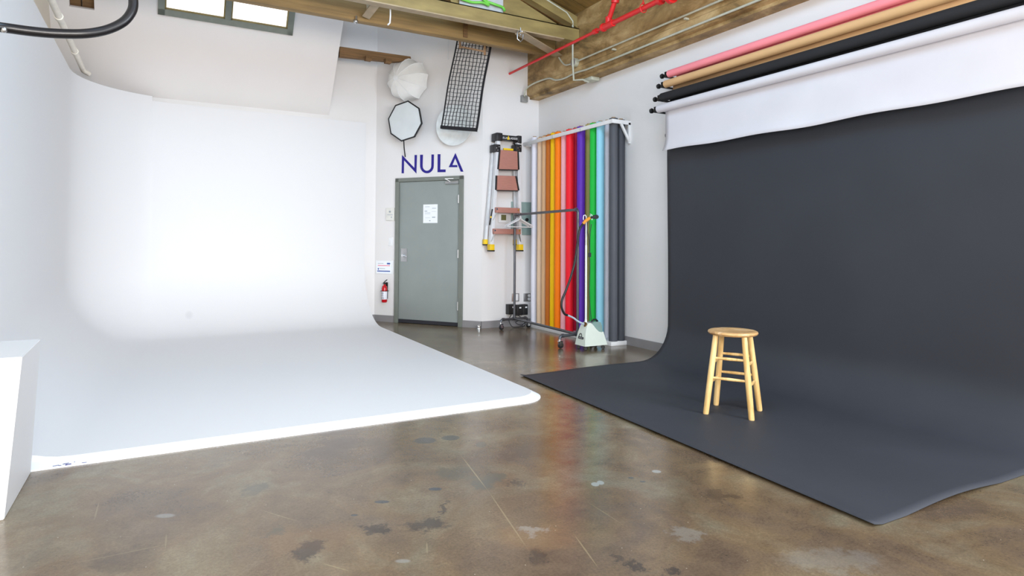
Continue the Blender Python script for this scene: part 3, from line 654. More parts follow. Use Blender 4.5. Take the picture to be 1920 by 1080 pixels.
# umbrella softbox
UC = FB.hit(765, 150, 0.12)
um = thing('umbrella_softbox', 'white ribbed umbrella softbox hung high on the angled wall', 'softbox', FB.M @ Vector((UC[0], 0, UC[1])), rot=(0, 0, FB.M.to_euler().z))
def shell(mb, c, rad, depth, n, tip, rot=0, y0=-0.06, rows=6, puff=0.0):
    V = []; F = []
    sub = 4
    m_ = n * sub
    for j in range(rows + 1):
        t = j / rows
        for k in range(m_):
            a = 2 * PI * k / m_ + rot; fr = (k % sub) / sub
            a0 = 2 * PI * (k // sub) / n + rot; a1 = a0 + 2 * PI / n
            ex = math.cos(a0) * (1 - fr) + math.cos(a1) * fr; ez = math.sin(a0) * (1 - fr) + math.sin(a1) * fr
            sag = 1 - puff * math.sin(PI * fr) * (t)
            r = rad * math.sin(t * PI / 2) ** 0.9
            V.append((c[0] + tip[0] * (1 - t) + ex * r * sag, y0 - depth * math.cos(t * PI / 2) ** 0.8, c[1] + tip[1] * (1 - t) + ez * r * sag))
    for j in range(rows):
        for k in range(m_): k2 = (k + 1) % m_; F.append((j * m_ + k, j * m_ + k2, (j + 1) * m_ + k2, (j + 1) * m_ + k))
    F.append(tuple(rows * m_ + k for k in range(m_)))
    mb._add(V, F)
tipx = FB.hit(751, 151, 0.3)
mb = MB(FB.M); shell(mb, UC, 0.325, 0.24, 10, (-0.10, 0.0), rot=0.2, puff=0.03, rows=12); mb.build('canopy', FABW, um, angle=30)
mb = MB(FB.M)
for k in range(10):
    a = 2 * PI * k / 10 + 0.2; prv = None; pp = []
    for j in range(0, 7):
        t = j / 6; r = 0.327 * math.sin(t * PI / 2) ** 0.9; pp.append((UC[0] - 0.10 * (1 - t) + math.cos(a) * r, -0.062 - 0.242 * math.cos(t * PI / 2) ** 0.8, UC[1] + math.sin(a) * r))
    mb.tube(pp, 0.0035, 6)
mb.build('ribs', WPLAST, um)
mb = MB(FB.M); mb.cyl((UC[0] - 0.10, -0.29, UC[1]), (UC[0] - 0.10, -0.31, UC[1]), 0.04, 0.036, 20); mb.build('hub_cap', WPLAST, um)
# octabox
OC = FB.hit(759, 227, 0.2)
ob = thing('octagonal_softbox', 'eight-sided softbox with black rim and pale front on the angled wall', 'softbox', FB.M @ Vector((OC[0], 0, OC[1])), rot=(0, 0, FB.M.to_euler().z))
RO = 0.31; rt = R(22.5 + 12)
def octp(r, rot=rt): return [(OC[0] + r * math.cos(rot + k * PI / 4), OC[1] + r * math.sin(rot + k * PI / 4)) for k in range(8)]
mb = MB(FB.M); V = []
for r, y in ((0.10, -0.01), (RO * 0.97, -0.17), (RO, -0.2), (RO - 0.022, -0.203)):
    V += [(x, y, z) for x, z in octp(r)]
F = [(j * 8 + k, j * 8 + (k + 1) % 8, (j + 1) * 8 + (k + 1) % 8, (j + 1) * 8 + k) for j in range(3) for k in range(8)] + [tuple(range(8))[::-1]]
mb._add(V, F); mb.build('black_shell', BLACK, ob)
mb = MB(FB.M); V = [(x, -0.198, z) for x, z in octp(RO - 0.02)] + [(x, -0.206, z) for x, z in octp(RO * 0.6)] + [(OC[0], -0.21, OC[1])]
mb._add(V, [(k, (k + 1) % 8, 8 + (k + 1) % 8, 8 + k) for k in range(8)] + [(8 + k, 8 + (k + 1) % 8, 16) for k in range(8)]); mb.build('diffuser', FABG, ob)
s0 = FB.hit(757, 264, 0.19); s1 = FB.hit(760, 294, 0.01)
mb = MB(FB.M); mb.tube([(s0[0], -0.19, s0[1]), ((s0[0] + s1[0]) / 2 - 0.005, -0.10, (s0[1] + s1[1]) / 2), (s1[0], -0.012, s1[1])], 0.009, 8, 4); mb.build('strap', BLACK, ob)
# beauty dish
DC = FB.hit(852, 235, 0.08)
bd = thing('beauty_dish', 'round white beauty dish half hidden behind the black fabric grid', 'reflector dish', FB.M @ Vector((DC[0], 0, DC[1])), rot=(0, 0, FB.M.to_euler().z))
mb = MB(FB.M); mb.lathe([(0.02, -0.01), (0.10, -0.01), (0.20, -0.03), (0.285, -0.075), (0.30, -0.085), (0.30, -0.095), (0.285, -0.092), (0.20, -0.05), (0.09, -0.03), (0.05, -0.03)][::-1], (DC[0], 0, DC[1]), (0, 1, 0), 48)
mb.build('dish', DISHM, bd)
mb = MB(FB.M); mb.lathe([(0.001, -0.085), (0.085, -0.08), (0.09, -0.07), (0.001, -0.065)], (DC[0], 0, DC[1]), (0, 1, 0), 32); mb.build('deflector_plate', DISHM, bd)
# honeycomb grid
gd = thing('fabric_grid', 'long black egg-crate fabric grid hanging from the beam over the beauty dish', 'light grid', FB.M @ Vector((1.5, -0.2, 2.85)), rot=(0, 0, FB.M.to_euler().z))
dg_ = 0.28
c00 = FB.hit(859, 60, dg_ + .1); c10 = FB.hit(922, 66, dg_ + .1); c01 = FB.hit(826, 238, dg_); c11 = FB.hit(892, 243, dg_)
def gp(u, v, o=0.0):
    x = (c00[0] * (1 - u) + c10[0] * u) * (1 - v) + (c01[0] * (1 - u) + c11[0] * u) * v
    z = (c00[1] * (1 - u) + c10[1] * u) * (1 - v) + (c01[1] * (1 - u) + c11[1] * u) * v
    x -= 0.01 * math.sin(PI * v)
    y = -dg_ - 0.10 * (1 - v) + 0.02 * math.sin(PI * u * 2 + v * 9) * 0.4
    return Vector((x, y + o, z))
NU, NV = 10, 24
mb = MB(FB.M); dep = 0.014
def strip(pp, dep):
    n = len(pp); V = pp + [p + Vector((0, dep, 0)) for p in pp]
    mb._add(V, [(i, i + 1, n + i + 1, n + i) for i in range(n - 1)])
for i in range(1, NU): strip([gp(i / NU + 0.006 * math.sin(j * 1.9 + i), j / NV) for j in range(NV + 1)], dep)
for j in range(1, NV): strip([gp(i / NU, j / NV + 0.003 * math.sin(i * 2.3 + j)) for i in range(NU + 1)], dep)
BLF = mat('black_grid_fabric', rgb(26, 24, 28), 0.8); 
gg = mb.build('grid_cells', BLF, gd, fix=False)
md = gg.modifiers.new('thick', 'SOLIDIFY'); md.thickness = 0.0045; md.offset = 0
mb = MB(FB.M)
for pp in ([gp(0, j / 12, 0.0) for j in range(13)], [gp(1, j / 12) for j in range(13)]):
    for i in range(12): mb.bar(pp[i] + Vector((0, 0.02, 0)), pp[i + 1] + Vector((0, 0.02, 0)), 0.02, 0.012 if i < 0 or pp is None else (0.012 if pp[0].x < 1.75 else 0.026), (1, 0, 0))
mb.bar(gp(0, 1) + Vector((0, 0.02, 0)), gp(1, 1) + Vector((0, 0.02, 0)), 0.06, 0.045, (0, 0, 1)); mb.bar(gp(0, 0), gp(1, 0), 0.05, 0.03)
mb.build('grid_border', BLF, gd)
hg = thing('grid_hanger', 'tan wooden hanger holding the black fabric grid at the beam', 'hanger', FB.M @ Vector((1.6, -0.4, 4.05)), rot=(0, 0, FB.M.to_euler().z))
def gh(px, py, d=0.42): a = FB.hit(px, py, d); return Vector((a[0], -d, a[1]))
mb = MB(FB.M); mb.bar(gh(865, 88), gh(910, 97), 0.018, 0.022); mb.build('crossbar', TANWOOD, hg)
for A, B in (((862, 70), (863, 91)), ((909, 80), (909, 103))):
    mb = MB(FB.M); mb.bar(gh(*A), gh(*B), 0.03, 0.016, (0, 1, 0)); mb.build('upright', TANWOOD, hg)
mb = MB(FB.M); a = FB.hit(841, 70, 0.02); b = FB.hit(840, 108, 0.02); mb.cyl((a[0], -0.02, a[1] + 0.3), (b[0], -0.02, b[1]), 0.003, seg=6); mb.cyl((b[0], -0.02, b[1]), (b[0], -0.02, b[1] - 0.025), 0.008, seg=8)
o = mb.build('pull_cord', WPLAST); tag(o, 'thin pale pull cord hanging left of the black fabric grid', 'cord')

def wall_box(fr, name, label, cat, px, py, w, h, t, material, bev=0.003, d=0.0):
    x, z = fr.hit(px, py, d); th_ = thing(name, label, cat, fr.M @ Vector((x, 0, z - h / 2)), rot=(0, 0, fr.M.to_euler().z))
    return th_, x, z
# light switch, thermostat-like white box left of door
th_, x, z = wall_box(FB, 'wall_control', 'white square wall control left of the grey door', 'control', 733, 402, .1, .1, .03, None)
MB(FB.M).box((x - 0.075, -0.025, z - 0.095), (x + 0.075, 0, z + 0.095), 0.006).build('housing', mat('offwhite_plastic', rgb(226, 224, 216), 0.45), th_)
MB(FB.M).box((x - 0.05, -0.030, z - 0.012), (x + 0.05, -0.024, z - 0.002)).build('slot', LGREY, th_)
mb = MB(FB.M); mb.cyl((x + 0.03, -0.024, z - 0.045), (x + 0.03, -0.034, z - 0.045), 0.009, seg=10); mb.build('button', GREYINK, th_); mb = MB(FB.M); mb.cyl((x, -0.024, z + 0.04), (x, -0.034, z + 0.04), 0.014, seg=12); mb.build('button', GREYINK, th_)
th_, x, z = wall_box(FB, 'light_switch', 'faint white light switch plate below the wall control', 'switch', 733, 453, .1, .1, .03, None)
MB(FB.M).box((x - 0.04, -0.008, z - 0.065), (x + 0.04, 0, z + 0.065), 0.003).build('plate', WPLAST, th_)
MB(FB.M).box((x - 0.016, -0.014, z - 0.035), (x + 0.016, -0.008, z + 0.035), 0.002).build('rocker', WPLAST, th_)
# notice
th_, x, z = wall_box(FB, 'notice_holder', 'white printed notice in a clear holder above the fire extinguisher', 'notice', 722, 501, .1, .1, .03, None)
mb = MB(FB.M); mb.box((x - 0.17, -0.012, z - 0.105), (x + 0.16, -0.002, z + 0.105), 0.003); mb.build('holder', WPLAST, th_)
MB(FB.M).box((x - 0.155, -0.0145, z - 0.095), (x + 0.125, -0.0125, z + 0.09)).build('sheet', PAPERW, th_)
for (a, b, c, d, mt_) in ((-0.125, -0.02, 0.06, 0.052, GREYINK), (0.045, 0.105, 0.068, 0.046, BLUEINK), (-0.125, 0.10, 0.032, 0.020, PINKINK), (-0.125, -0.105, -0.015, -0.04, BLUEINK), (-0.095, 0.01, -0.018, -0.026, GREYINK), (-0.135, 0.105, -0.053, -0.068, BLUEINK)):
    MB(FB.M).box((x + a, -0.0156, z + d), (x + b, -0.0145, z + c)).build('print', mt_, th_)
# extinguisher
ex, ez = FB.hit(721, 547, 0.06)
fe = thing('fire_extinguisher', 'small red fire extinguisher with white label on the wall by the door', 'fire extinguisher', FB.M @ Vector((ex, -0.06, ez - 0.16)), rot=(0, 0, FB.M.to_euler().z))
ec = (ex, -0.062, ez - 0.16)
mb = MB(FB.M); mb.lathe([(0.001, 0), (0.036, 0.0), (0.042, 0.008), (0.042, 0.215), (0.036, 0.24), (0.016, 0.262), (0.016, 0.275), (0.001, 0.275)], ec, seg=28); mb.build('cylinder', REDEXT, fe)
mb = MB(FB.M); mb.lathe([(0.0425, 0.045), (0.0432, 0.046), (0.0432, 0.165), (0.0425, 0.166)], ec, seg=28); lab = mb.build('label_sticker', mat('label_white', rgb(225, 225, 232), 0.4), fe)
mb = MB(FB.M)
for (dz_, w_) in ((0.148, 0.03), (0.135, 0.038), (0.122, 0.025), (0.10, 0.034)):
    mb.box((ex - w_ / 2 - 0.006, ec[1] - 0.0446, ec[2] + dz_), (ex + w_ / 2 - 0.006, ec[1] - 0.0405, ec[2] + dz_ + 0.005))
for k in range(3): mb.box((ex - 0.02 + k * 0.016, ec[1] - 0.0446, ec[2] + 0.062), (ex - 0.012 + k * 0.016, ec[1] - 0.040, ec[2] + 0.072))
mb.build('label_print', mat('dark_ink', rgb(70, 70, 90), 0.6), lab)
mb = MB(FB.M); mb.cyl((ex, ec[1], ec[2] + 0.275), (ex, ec[1], ec[2] + 0.30), 0.018, seg=14); mb.bar((ex - 0.02, ec[1], ec[2] + 0.295), (ex + 0.045, ec[1], ec[2] + 0.345), 0.018, 0.008); mb.bar((ex - 0.015, ec[1], ec[2] + 0.29), (ex + 0.04, ec[1], ec[2] + 0.305), 0.018, 0.006); mb.build('valve_handle', BLACKM, fe)
mb = MB(FB.M); mb.cyl((ex - 0.018, ec[1] - 0.012, ec[2] + 0.29), (ex - 0.018, ec[1] - 0.026, ec[2] + 0.29), 0.013, seg=14); mb.build('gauge', STEEL, fe)
mb = MB(FB.M); mb.box((ex - 0.02, -0.025, ec[2] + 0.05), (ex + 0.02, 0, ec[2] + 0.30)); mb.box((ex - 0.046, ec[1] - 0.0455, ec[2] + 0.17), (ex + 0.046, -0.01, ec[2] + 0.177), 0.002); mb.build('wall_bracket', BLACKM, fe)
# paper on the door
px0, pz0 = FB.hit(793.5, 383.5, 0.01); px1, pz1 = FB.hit(820, 418, 0.01)
pp = thing('door_notice', 'white paper notice taped on the grey door', 'notice', FB.M @ Vector(((px0 + px1) / 2, -0.006, pz1)), rot=(0, 0, FB.M.to_euler().z))
MB(FB.M).box((px0, -0.0075, pz1), (px1, -0.0055, pz0)).build('sheet', PAPERW, pp)
w_ = px1 - px0; h_ = pz0 - pz1
for (a, b, c, d) in ((0.62, 0.9, 0.80, 0.77), (0.12, 0.45, 0.88, 0.86), (0.1, 0.28, 0.66, 0.62), (0.12, 0.5, 0.56, 0.545), (0.12, 0.5, 0.5, 0.485), (0.62, 0.85, 0.33, 0.28), (0.6, 0.9, 0.62, 0.61), (0.42, 0.52, 0.15, 0.10), (0.15, 0.5, 0.28, 0.27)):
    MB(FB.M).box((px0 + w_ * a, -0.0082, pz1 + h_ * d), (px0 + w_ * b, -0.0075, pz1 + h_ * c)).build('print', GREYINK, pp)

# ================================================================== end wall: ladder, panel, thermostat, outlets
M3 = FC.M
def ch(px, py, d=0.0): a = FC.hit(px, py, d); return a
ld = thing('step_ladder', 'folded aluminium step ladder with brown treads hung on the end wall', 'ladder', M3 @ Vector((0.4, -0.1, 1.1)))
tl = ch(930, 262, 0.12); bl_ = ch(918, 467, 0.12); trr = ch(974, 265, 0.12); br_ = ch(974, 468, 0.12)
for (A, B, sgn) in (((933, 265), (920, 462), 1), ((971, 268), (974, 462), -1)):
    a, b = ch(*A, 0.14), ch(*B, 0.14)
    mb = MB(M3); mb.bar((a[0], -0.14, a[1]), (b[0], -0.14, b[1]), 0.06, 0.05, (1, 0, 0)); mb.bar((a[0] + sgn * 0.012, -0.172, a[1]), (b[0] + sgn * 0.012, -0.172, b[1]), 0.006, 0.03, (1, 0, 0)); mb.build('front_rail', ALU, ld)
    mb = MB(M3); off = -0.045 if sgn > 0 else -0.012; mb.bar((a[0] - 0.02, -0.055, a[1] - 0.02), (b[0] + off, -0.055, b[1] + 0.05), 0.04, 0.04, (1, 0, 0)); mb.build('rear_rail', ALU, ld)
    mb = MB(M3); mb.box((b[0] - 0.035, -0.19, b[1] - 0.055), (b[0] + 0.04, -0.095, b[1] + 0.03), 0.012); ft = mb.build('foot', YELLOW, ld)
    MB(M3).box((b[0] - 0.035, -0.188, b[1] - 0.072), (b[0] + 0.042, -0.097, b[1] - 0.052), 0.003).build('foot_tread', BLACK, ft)
    mb = MB(M3); mb.box((b[0] + off - 0.03, -0.085, b[1] + 0.03), (b[0] + off + 0.03, -0.025, b[1] + 0.10), 0.008); ft = mb.build('foot', YELLOW, ld)
    MB(M3).box((b[0] + off - 0.03, -0.083, b[1] + 0.015), (b[0] + off + 0.03, -0.027, b[1] + 0.032), 0.003).build('foot_tread', BLACK, ft)
    c = ch(932 if sgn > 0 else 972, 278, 0.16); mb = MB(M3); mb.box((c[0] - 0.05, -0.18, c[1] - 0.055), (c[0] + 0.045, -0.03, c[1] + 0.055), 0.008); hb = mb.build('hinge_bracket', BLACK, ld)
    for q in ((-0.02, 0.0), (0.02, 0.02), (0.0, -0.03)): MB(M3).cyl((c[0] + q[0], -0.18, c[1] + q[1]), (c[0] + q[0], -0.186, c[1] + q[1]), 0.007, seg=8).build('rivet', CHROME, hb)
cpl = ch(930, 256, 0.16); cpr = ch(974, 259, 0.16)
cxm = (cpl[0] + cpr[0]) / 2; czm = (cpl[1] + cpr[1]) / 2
mb = MB(M3); mb.box((cpl[0] + 0.0, -0.17, cpl[1] - 0.035), (cpr[0] - 0.005, -0.06, cpl[1] + 0.035), 0.012); mb.box((cpl[0] - 0.01, -0.20, cpl[1] - 0.06), (cpl[0] + 0.09, -0.03, cpl[1] + 0.055), 0.016); mb.box((cpr[0] - 0.04, -0.18, cpl[1] - 0.07), (cpr[0] + 0.03, -0.03, cpl[1] + 0.045), 0.012)
cap = mb.build('top_cap', BLACK, ld)
Mt = M3 @ Matrix.Translation((cxm + 0.0, -0.171, cpl[1] - 0.008)) @ Matrix.Rotation(PI / 2, 4, 'X')
text_mesh('GORILLA', 0.042, WPLAST, 'cap_text', cap, Mt @ Matrix.Translation((-0.095, 0, 0)))
text_mesh('LADDERS', 0.042, WPLAST, 'cap_text', cap, Mt @ Matrix.Translation((0.105, 0, 0)))
mb = MB(M3); mb.prism([(cxm - 0.02, cpl[1] - 0.03), (cxm + 0.02, cpl[1] - 0.03), (cxm + 0.003, cpl[1] + 0.03)], -0.175, -0.169); mb.build('cap_logo', YELLOW, cap)
for (p4, yel) in ((((939, 281), (970, 284), (971, 318), (936, 317)), True), (((933, 329), (966, 330), (971, 357), (932, 356)), False)):
    q = [ch(x, y, 0.20) for x, y in p4]; mb = MB(M3); mb.poly3([(a, -0.20, b) for a, b in q], (0, 0.025, 0)); tr_ = mb.build('step', STEPM, ld)
    mb = MB(M3); c, d = q[1], q[2]; mb.bar((c[0] + 0.012, -0.17, c[1]), (d[0] + 0.014, -0.17, d[1]), 0.07, 0.022, (1, 0, 0)); mb.bar((q[0][0] - 0.012, -0.16, q[0][1]), (q[3][0] - 0.012, -0.16, q[3][1]), 0.06, 0.016, (1, 0, 0)); mb.bar((q[3][0], -0.185, q[3][1] - 0.008), (q[2][0], -0.185, q[2][1] - 0.008), 0.05, 0.012); mb.build('step_side', BLACK, tr_)
    if yel:
        a, b = ch(944, 280, 0.18), ch(962, 281, 0.18); mb = MB(M3); mb.box((a[0], -0.19, a[1] - 0.01), (b[0], -0.165, a[1] + 0.02), 0.004); mb.build('latch', YELLOW, tr_)
for (xa, xb, y, dy) in ((929, 973, 392, 0), (925, 975, 432, 0)):
    a, b = ch(xa, y, 0.2), ch(xb, y + 3, 0.2); mb = MB(M3); mb.box((a[0], -0.23, a[1] - 0.05), (b[0], -0.10, a[1] + 0.025), 0.006); tr_ = mb.build('step', STEPM, ld)
    MB(M3).box((a[0], -0.235, a[1] - 0.012), (a[0] + 0.02, -0.229, a[1] + 0.01)).build('rivet', CHROME, tr_); MB(M3).box((b[0] - 0.04, -0.235, a[1] - 0.012), (b[0] - 0.02, -0.229, a[1] + 0.01)).build('rivet', CHROME, tr_)
    for sx, x in ((1, a[0] + 0.03), (-1, b[0] - 0.02)):
        mb = MB(M3); mb.bar((x, -0.21, a[1] - 0.03), (x - sx * 0.05, -0.17, a[1] - 0.16), 0.012, 0.012); mb.build('brace', STEEL, tr_)
a, b = ch(926, 392, 0.19), ch(921, 422, 0.19); mb = MB(M3); mb.bar((a[0] - 0.02, -0.181, a[1]), (b[0] - 0.02, -0.181, b[1]), 0.02, 0.003, (0, 1, 0)); sk = mb.build('rail_sticker', BLACK, ld)
c = ch(923, 407, 0.19); MB(M3).box((c[0] - 0.03, -0.186, c[1] - 0.012), (c[0] - 0.008, -0.182, c[1] + 0.012)).build('sticker_logo', YELLOW, sk)

a = ch(958, 378); b = ch(997, 441); pn = thing('breaker_box', 'sage green electrical breaker box on the end wall behind the ladder', 'electrical box', M3 @ Vector(((a[0] + b[0]) / 2, 0, b[1])))
MB(M3).box((a[0], -0.02, b[1]), (b[0] + 0.02, 0, a[1]), 0.003).build('panel_cover', PANELG, pn)
MB(M3).box((a[0] + 0.03, -0.026, b[1] + 0.03), (b[0] - 0.02, -0.019, a[1] - 0.03), 0.002).build('panel_door', PANELG, pn)
c = ch(987, 412, 0.02); MB(M3).cyl((c[0], -0.026, c[1]), (c[0], -0.045, c[1]), 0.025, seg=14).build('latch', BLACK, pn)
x, z = ch(943, 408); ts = thing('thermostat', 'white square thermostat with grey green display between the ladder treads', 'thermostat', M3 @ Vector((x, 0, z - 0.08)))
MB(M3).box((x - 0.085, -0.022, z - 0.075), (x + 0.085, 0, z + 0.075), 0.006).build('housing', WPLAST, ts)
MB(M3).box((x - 0.042, -0.026, z - 0.04), (x + 0.04, -0.021, z + 0.04), 0.002).build('display', LCD, ts)
for (px, lab, two) in ((966, 'left steel outlet plate on the end wall behind the rack post', 0), (988, 'right steel outlet plate on the end wall near the corner', 1)):
    x, z = ch(px, 557.5); ot = thing('wall_outlet', lab, 'outlet', M3 @ Vector((x, 0, z - 0.06)), 'steel outlets on the end wall')
    MB(M3).box((x - 0.062, -0.012, z - 0.06), (x + 0.062, 0, z + 0.06), 0.003).build('plate', STEEL, ot)
    mb = MB(M3)
    if two:
        for q in (-0.026, 0.026): mb.cyl((x + 0.03, -0.01, z + q), (x + 0.03, -0.018, z + q), 0.021, seg=16)
    else: mb.box((x + 0.0, -0.018, z - 0.048), (x + 0.042, -0.01, z + 0.048), 0.003)
    mb.build('socket', WPLAST, ot)
for (xa, xb, yt, yb, lab) in ((953, 966, 571, 589, 'left black charger box plugged in low on the end wall'), (967, 978, 572, 591, 'middle black charger box low on the end wall'), (978.5, 988.5, 571, 590, 'right black charger box low on the end wall near the corner')):
    a, b = ch(xa, yt, 0.08), ch(xb, yb, 0.08); bx = thing('charger_box', lab, 'charger', M3 @ Vector(((a[0] + b[0]) / 2, 0, b[1])), 'black charger boxes on the end wall')
    MB(M3).box((a[0], -0.10, b[1]), (b[0], 0, a[1]), 0.005).build('case', BLACK, bx)
    mx = (a[0] + b[0]) / 2; MB(M3).box((mx, -0.104, a[1] - 0.05), (mx + 0.03, -0.099, a[1] - 0.03)).build('tag_label', WPLAST, bx)
mb = MB(M3); b0 = ch(971, 590, 0.08); e0 = ch(972, 608, 0.1)
mb.tube([(b0[0], -0.06, b0[1]), (b0[0] + 0.05, -0.1, b0[1] - 0.06), (b0[0] - 0.06, -0.12, 0.07), (b0[0] + 0.02, -0.15, 0.03), (b0[0] + 0.1, -0.12, 0.06), (b0[0] + 0.04, -0.18, 0.02), (b0[0] - 0.12, -0.16, 0.01), (b0[0] - 0.16, -0.1, 0.10), (b0[0] - 0.10, -0.06, b0[1])], 0.006, 8, 6)
o = mb.build('power_cable', DARK); tag(o, 'tangled dark power cable hanging from the charger boxes to the floor', 'cable')
mb = MB(M3); mb.tube([(b0[0] + 0.06, -0.03, b0[1] + 0.03), (b0[0] + 0.10, -0.06, b0[1] - 0.05), (b0[0] + 0.0, -0.08, b0[1] - 0.07), (b0[0] - 0.1, -0.05, b0[1] - 0.03)], 0.005, 8, 6)
o = mb.build('power_cable', WPLAST); tag(o, 'short white cable looped under the right charger box', 'cable')
mb = MB(M3); mb.cyl((ch(993, 375, 0.02)[0] + 0.0, -0.02, 0.1), (ch(993, 375, 0.02)[0], -0.02, 2.6), 0.0, seg=8) if False else None
# door stop
q = fl(898, 617); mb = MB(); mb.cyl((q.x, q.y, 0), (q.x, q.y, 0.02), 0.03, 0.028, 20); mb.sphere((q.x, q.y, 0.035), 0.026, 14); o = mb.build('door_stop', CHROME); tag(o, 'small round metal door stop on the floor by the angled wall', 'door stop')

# ================================================================== coloured paper rolls and their rack
XRF = 4.70
rk = thing('roll_rack', 'white wooden rail and floor board holding the upright paper rolls', 'rack', (4.83, 7.0, 0))
RW = mat('white_rack_paint', rgb(228, 226, 224), 0.5, var=0.03)
ztop = 2.69; YR = 5.98
mb = MB(); mb.box((XRF, 6.0, 0.0), (XD - 0.022, 8.08, 0.05), 0.003); mb.build('floor_board', RW, rk)
mb = MB(); mb.box((XRF - 0.02, YR, ztop - 0.024), (XRF + 0.0, 8.08, ztop + 0.024), 0.002); mb.build('top_rail', RW, rk)
mb = MB(); mb.box((XRF - 0.02, YR - 0.02, ztop - 0.024), (XD, YR, ztop + 0.024)); mb.box((XD - 0.03, YR - 0.02, ztop - 0.25), (XD, YR, ztop)); mb.bar((XD - 0.14, YR - 0.01, ztop - 0.02), (XD - 0.01, YR - 0.01, ztop - 0.23), 0.02, 0.03); mb.build('side_bracket', RW, rk)
for yy in (7.28, 6.62): MB().box((XRF - 0.022, yy - 0.004, ztop - 0.026), (XRF - 0.001, yy + 0.004, ztop + 0.026)).build('rail_joint', GREYINK, rk)
mb = MB(); yy = 8.06; mb.box((XRF + 0.005, yy - 0.02, ztop - 0.03), (XD, yy + 0.01, ztop + 0.02)); mb.build('end_bracket', RW, rk)
rolls = [ # px at y=450, px of top edge, row X, radius, colour, label word
 (1001.5, 257, 4.77, 0.046, (238, 236, 246), 'white'), (1012.5, 258, 4.785, 0.045, (236, 204, 172), 'pale peach'), (1021, 255, 4.785, 0.045, (220, 178, 136), 'tan'),
 (1029, 252.5, 4.79, 0.047, (200, 110, 34), 'brown'), (1037.5, 249, 4.785, 0.046, (255, 202, 4), 'golden yellow'), (1046.5, 247, 4.77, 0.050, (255, 128, 2), 'orange'),
 (1058, 247, 4.79, 0.048, (255, 186, 194), 'light pink'), (1068, 242.5, 4.77, 0.054, (250, 30, 48), 'bright red'), (1079, 240, 4.89, 0.044, (210, 20, 66), 'crimson'),
 (1089, 237, 4.77, 0.054, (98, 48, 176), 'purple'), (1103.5, 233, 4.885, 0.046, (176, 168, 96), 'olive green'), (1112.8, 230.5, 4.77, 0.050, (26, 188, 66), 'bright green'),
 (1125.3, 228, 4.77, 0.050, (150, 212, 232), 'pale blue'), (1138.5, 226, 4.885, 0.045, (232, 224, 228), 'light grey'), (1150, 221, 4.77, 0.053, (80, 82, 88), 'front charcoal'), (1163.5, 224, 4.885, 0.052, (66, 68, 74), 'end charcoal')]
CORE = mat('cardboard_core', rgb(170, 140, 105), 0.8)
proto_r = None
for i, (px, pt, X, r, col, wd) in enumerate(rolls):
    q = plX(px, 450, X); zt_ = plX(px, pt, X).z
    zt_ = min(max(zt_, 2.72), 2.84)
    t = thing('paper_roll', '%s paper roll standing upright in the white wall rack' % wd, 'paper roll', (X, q.y, 0.05), 'upright seamless paper rolls')
    pmat = paper('paper_' + wd.replace(' ', '_'), rgb(*col), 0.5)
    mb = MB(); mb.lathe([(0.027, 0.0), (r, 0.0), (r, zt_ - 0.06), (0.027, zt_ - 0.06)], (X, q.y, 0.051), seg=32); mb.build('paper', pmat, t)
    mb = MB(); mb.lathe([(0.022, 0.0), (0.0268, 0.0), (0.0268, zt_ - 0.045), (0.022, zt_ - 0.045), (0.022, 0.0)], (X, q.y, 0.0512), seg=20); mb.build('core', CORE, t)

# ================================================================== hanging backdrop rolls on the right wall
def backdrop(name, label, X, z, r, col_m, drop, sheetfn=None, y0=5.07, y1=1.42):
    t = thing(name, label, 'backdrop', (X, (y0 + y1) / 2, z), 'backdrop rolls on the right wall')
    mb = MB(); mb.cyl((X, y0, z), (X, y1, z), r, seg=36); mb.build('roll', col_m, t)
    mb = MB(); mb.cyl((X, y0, z), (X, y0 + 0.05, z), 0.018, seg=14); mb.cyl((X, y0 + 0.05, z), (X, y0 + 0.10, z), 0.010, seg=12)
    mb.lathe([(0.001, 0), (0.02, 0.0), (0.028, 0.012), (0.026, 0.03), (0.012, 0.04), (0.001, 0.04)], (X, y0 + 0.09, z), (0, 1, 0), 16); mb.build('end_knob', BLACKM, t)
    return t
GREYP = mat('charcoal_seamless_paper', rgb(53, 55, 61), 0.62, var=0.06, scale=1.6, spec=0.35, bump=0.5, bscale=1.8)
Rr = 0.040
specs = [(4.75, 1254, 139, 'pink'), (4.70, 1248, 158, 'beige'), (4.65, 1241, 183, 'black'), (4.60, 1237, 204, 'white')]
zs = [plX(px, py, X).z for X, px, py, _ in specs]
brk = thing('roll_bracket', 'black steel wall bracket stepping out under the four backdrop rolls', 'bracket', (XD, 5.09, zs[3]))
mb = MB(); mb.box((XD - 0.03, 5.085, zs[3] - 0.05), (XD, 5.12, zs[0] + 0.05)); mb.build('wall_plate', BLACKM, brk)
for (X, _, _, _), z in zip(specs, zs):
    mb = MB(); mb.box((X - 0.02, 5.088, z - 0.035), (XD - 0.03, 5.112, z - 0.018)); mb.box((X - 0.028, 5.085, z - 0.035), (X - 0.012, 5.115, z + 0.028), 0.003); mb.build('arm', BLACKM, brk)
PINKP = paper('pink_seamless_paper', rgb(248, 146, 154)); BEIGEP = paper('beige_seamless_paper', rgb(214, 172, 124)); WHITEP = paper('white_seamless_paper', rgb(214, 210, 214)); BLKP = paper('black_seamless_paper', rgb(40, 40, 42))
Y0, Y1 = 5.06, 1.45
def hang_sheet(mb, X, z0, z1, ya, yb, ny=2, nz=2, fn=None):
    V = []
    for i in range(nz + 1):
        for j in range(ny + 1):
            z = z0 + (z1 - z0) * i / nz; y = ya + (yb - ya) * j / ny; p = Vector((X, y, z)); V.append(fn(p, i / nz, j / ny) if fn else p)
    mb._add(V, [(i * (ny + 1) + j, i * (ny + 1) + j + 1, (i + 1) * (ny + 1) + j + 1, (i + 1) * (ny + 1) + j) for i in range(nz) for j in range(ny)])
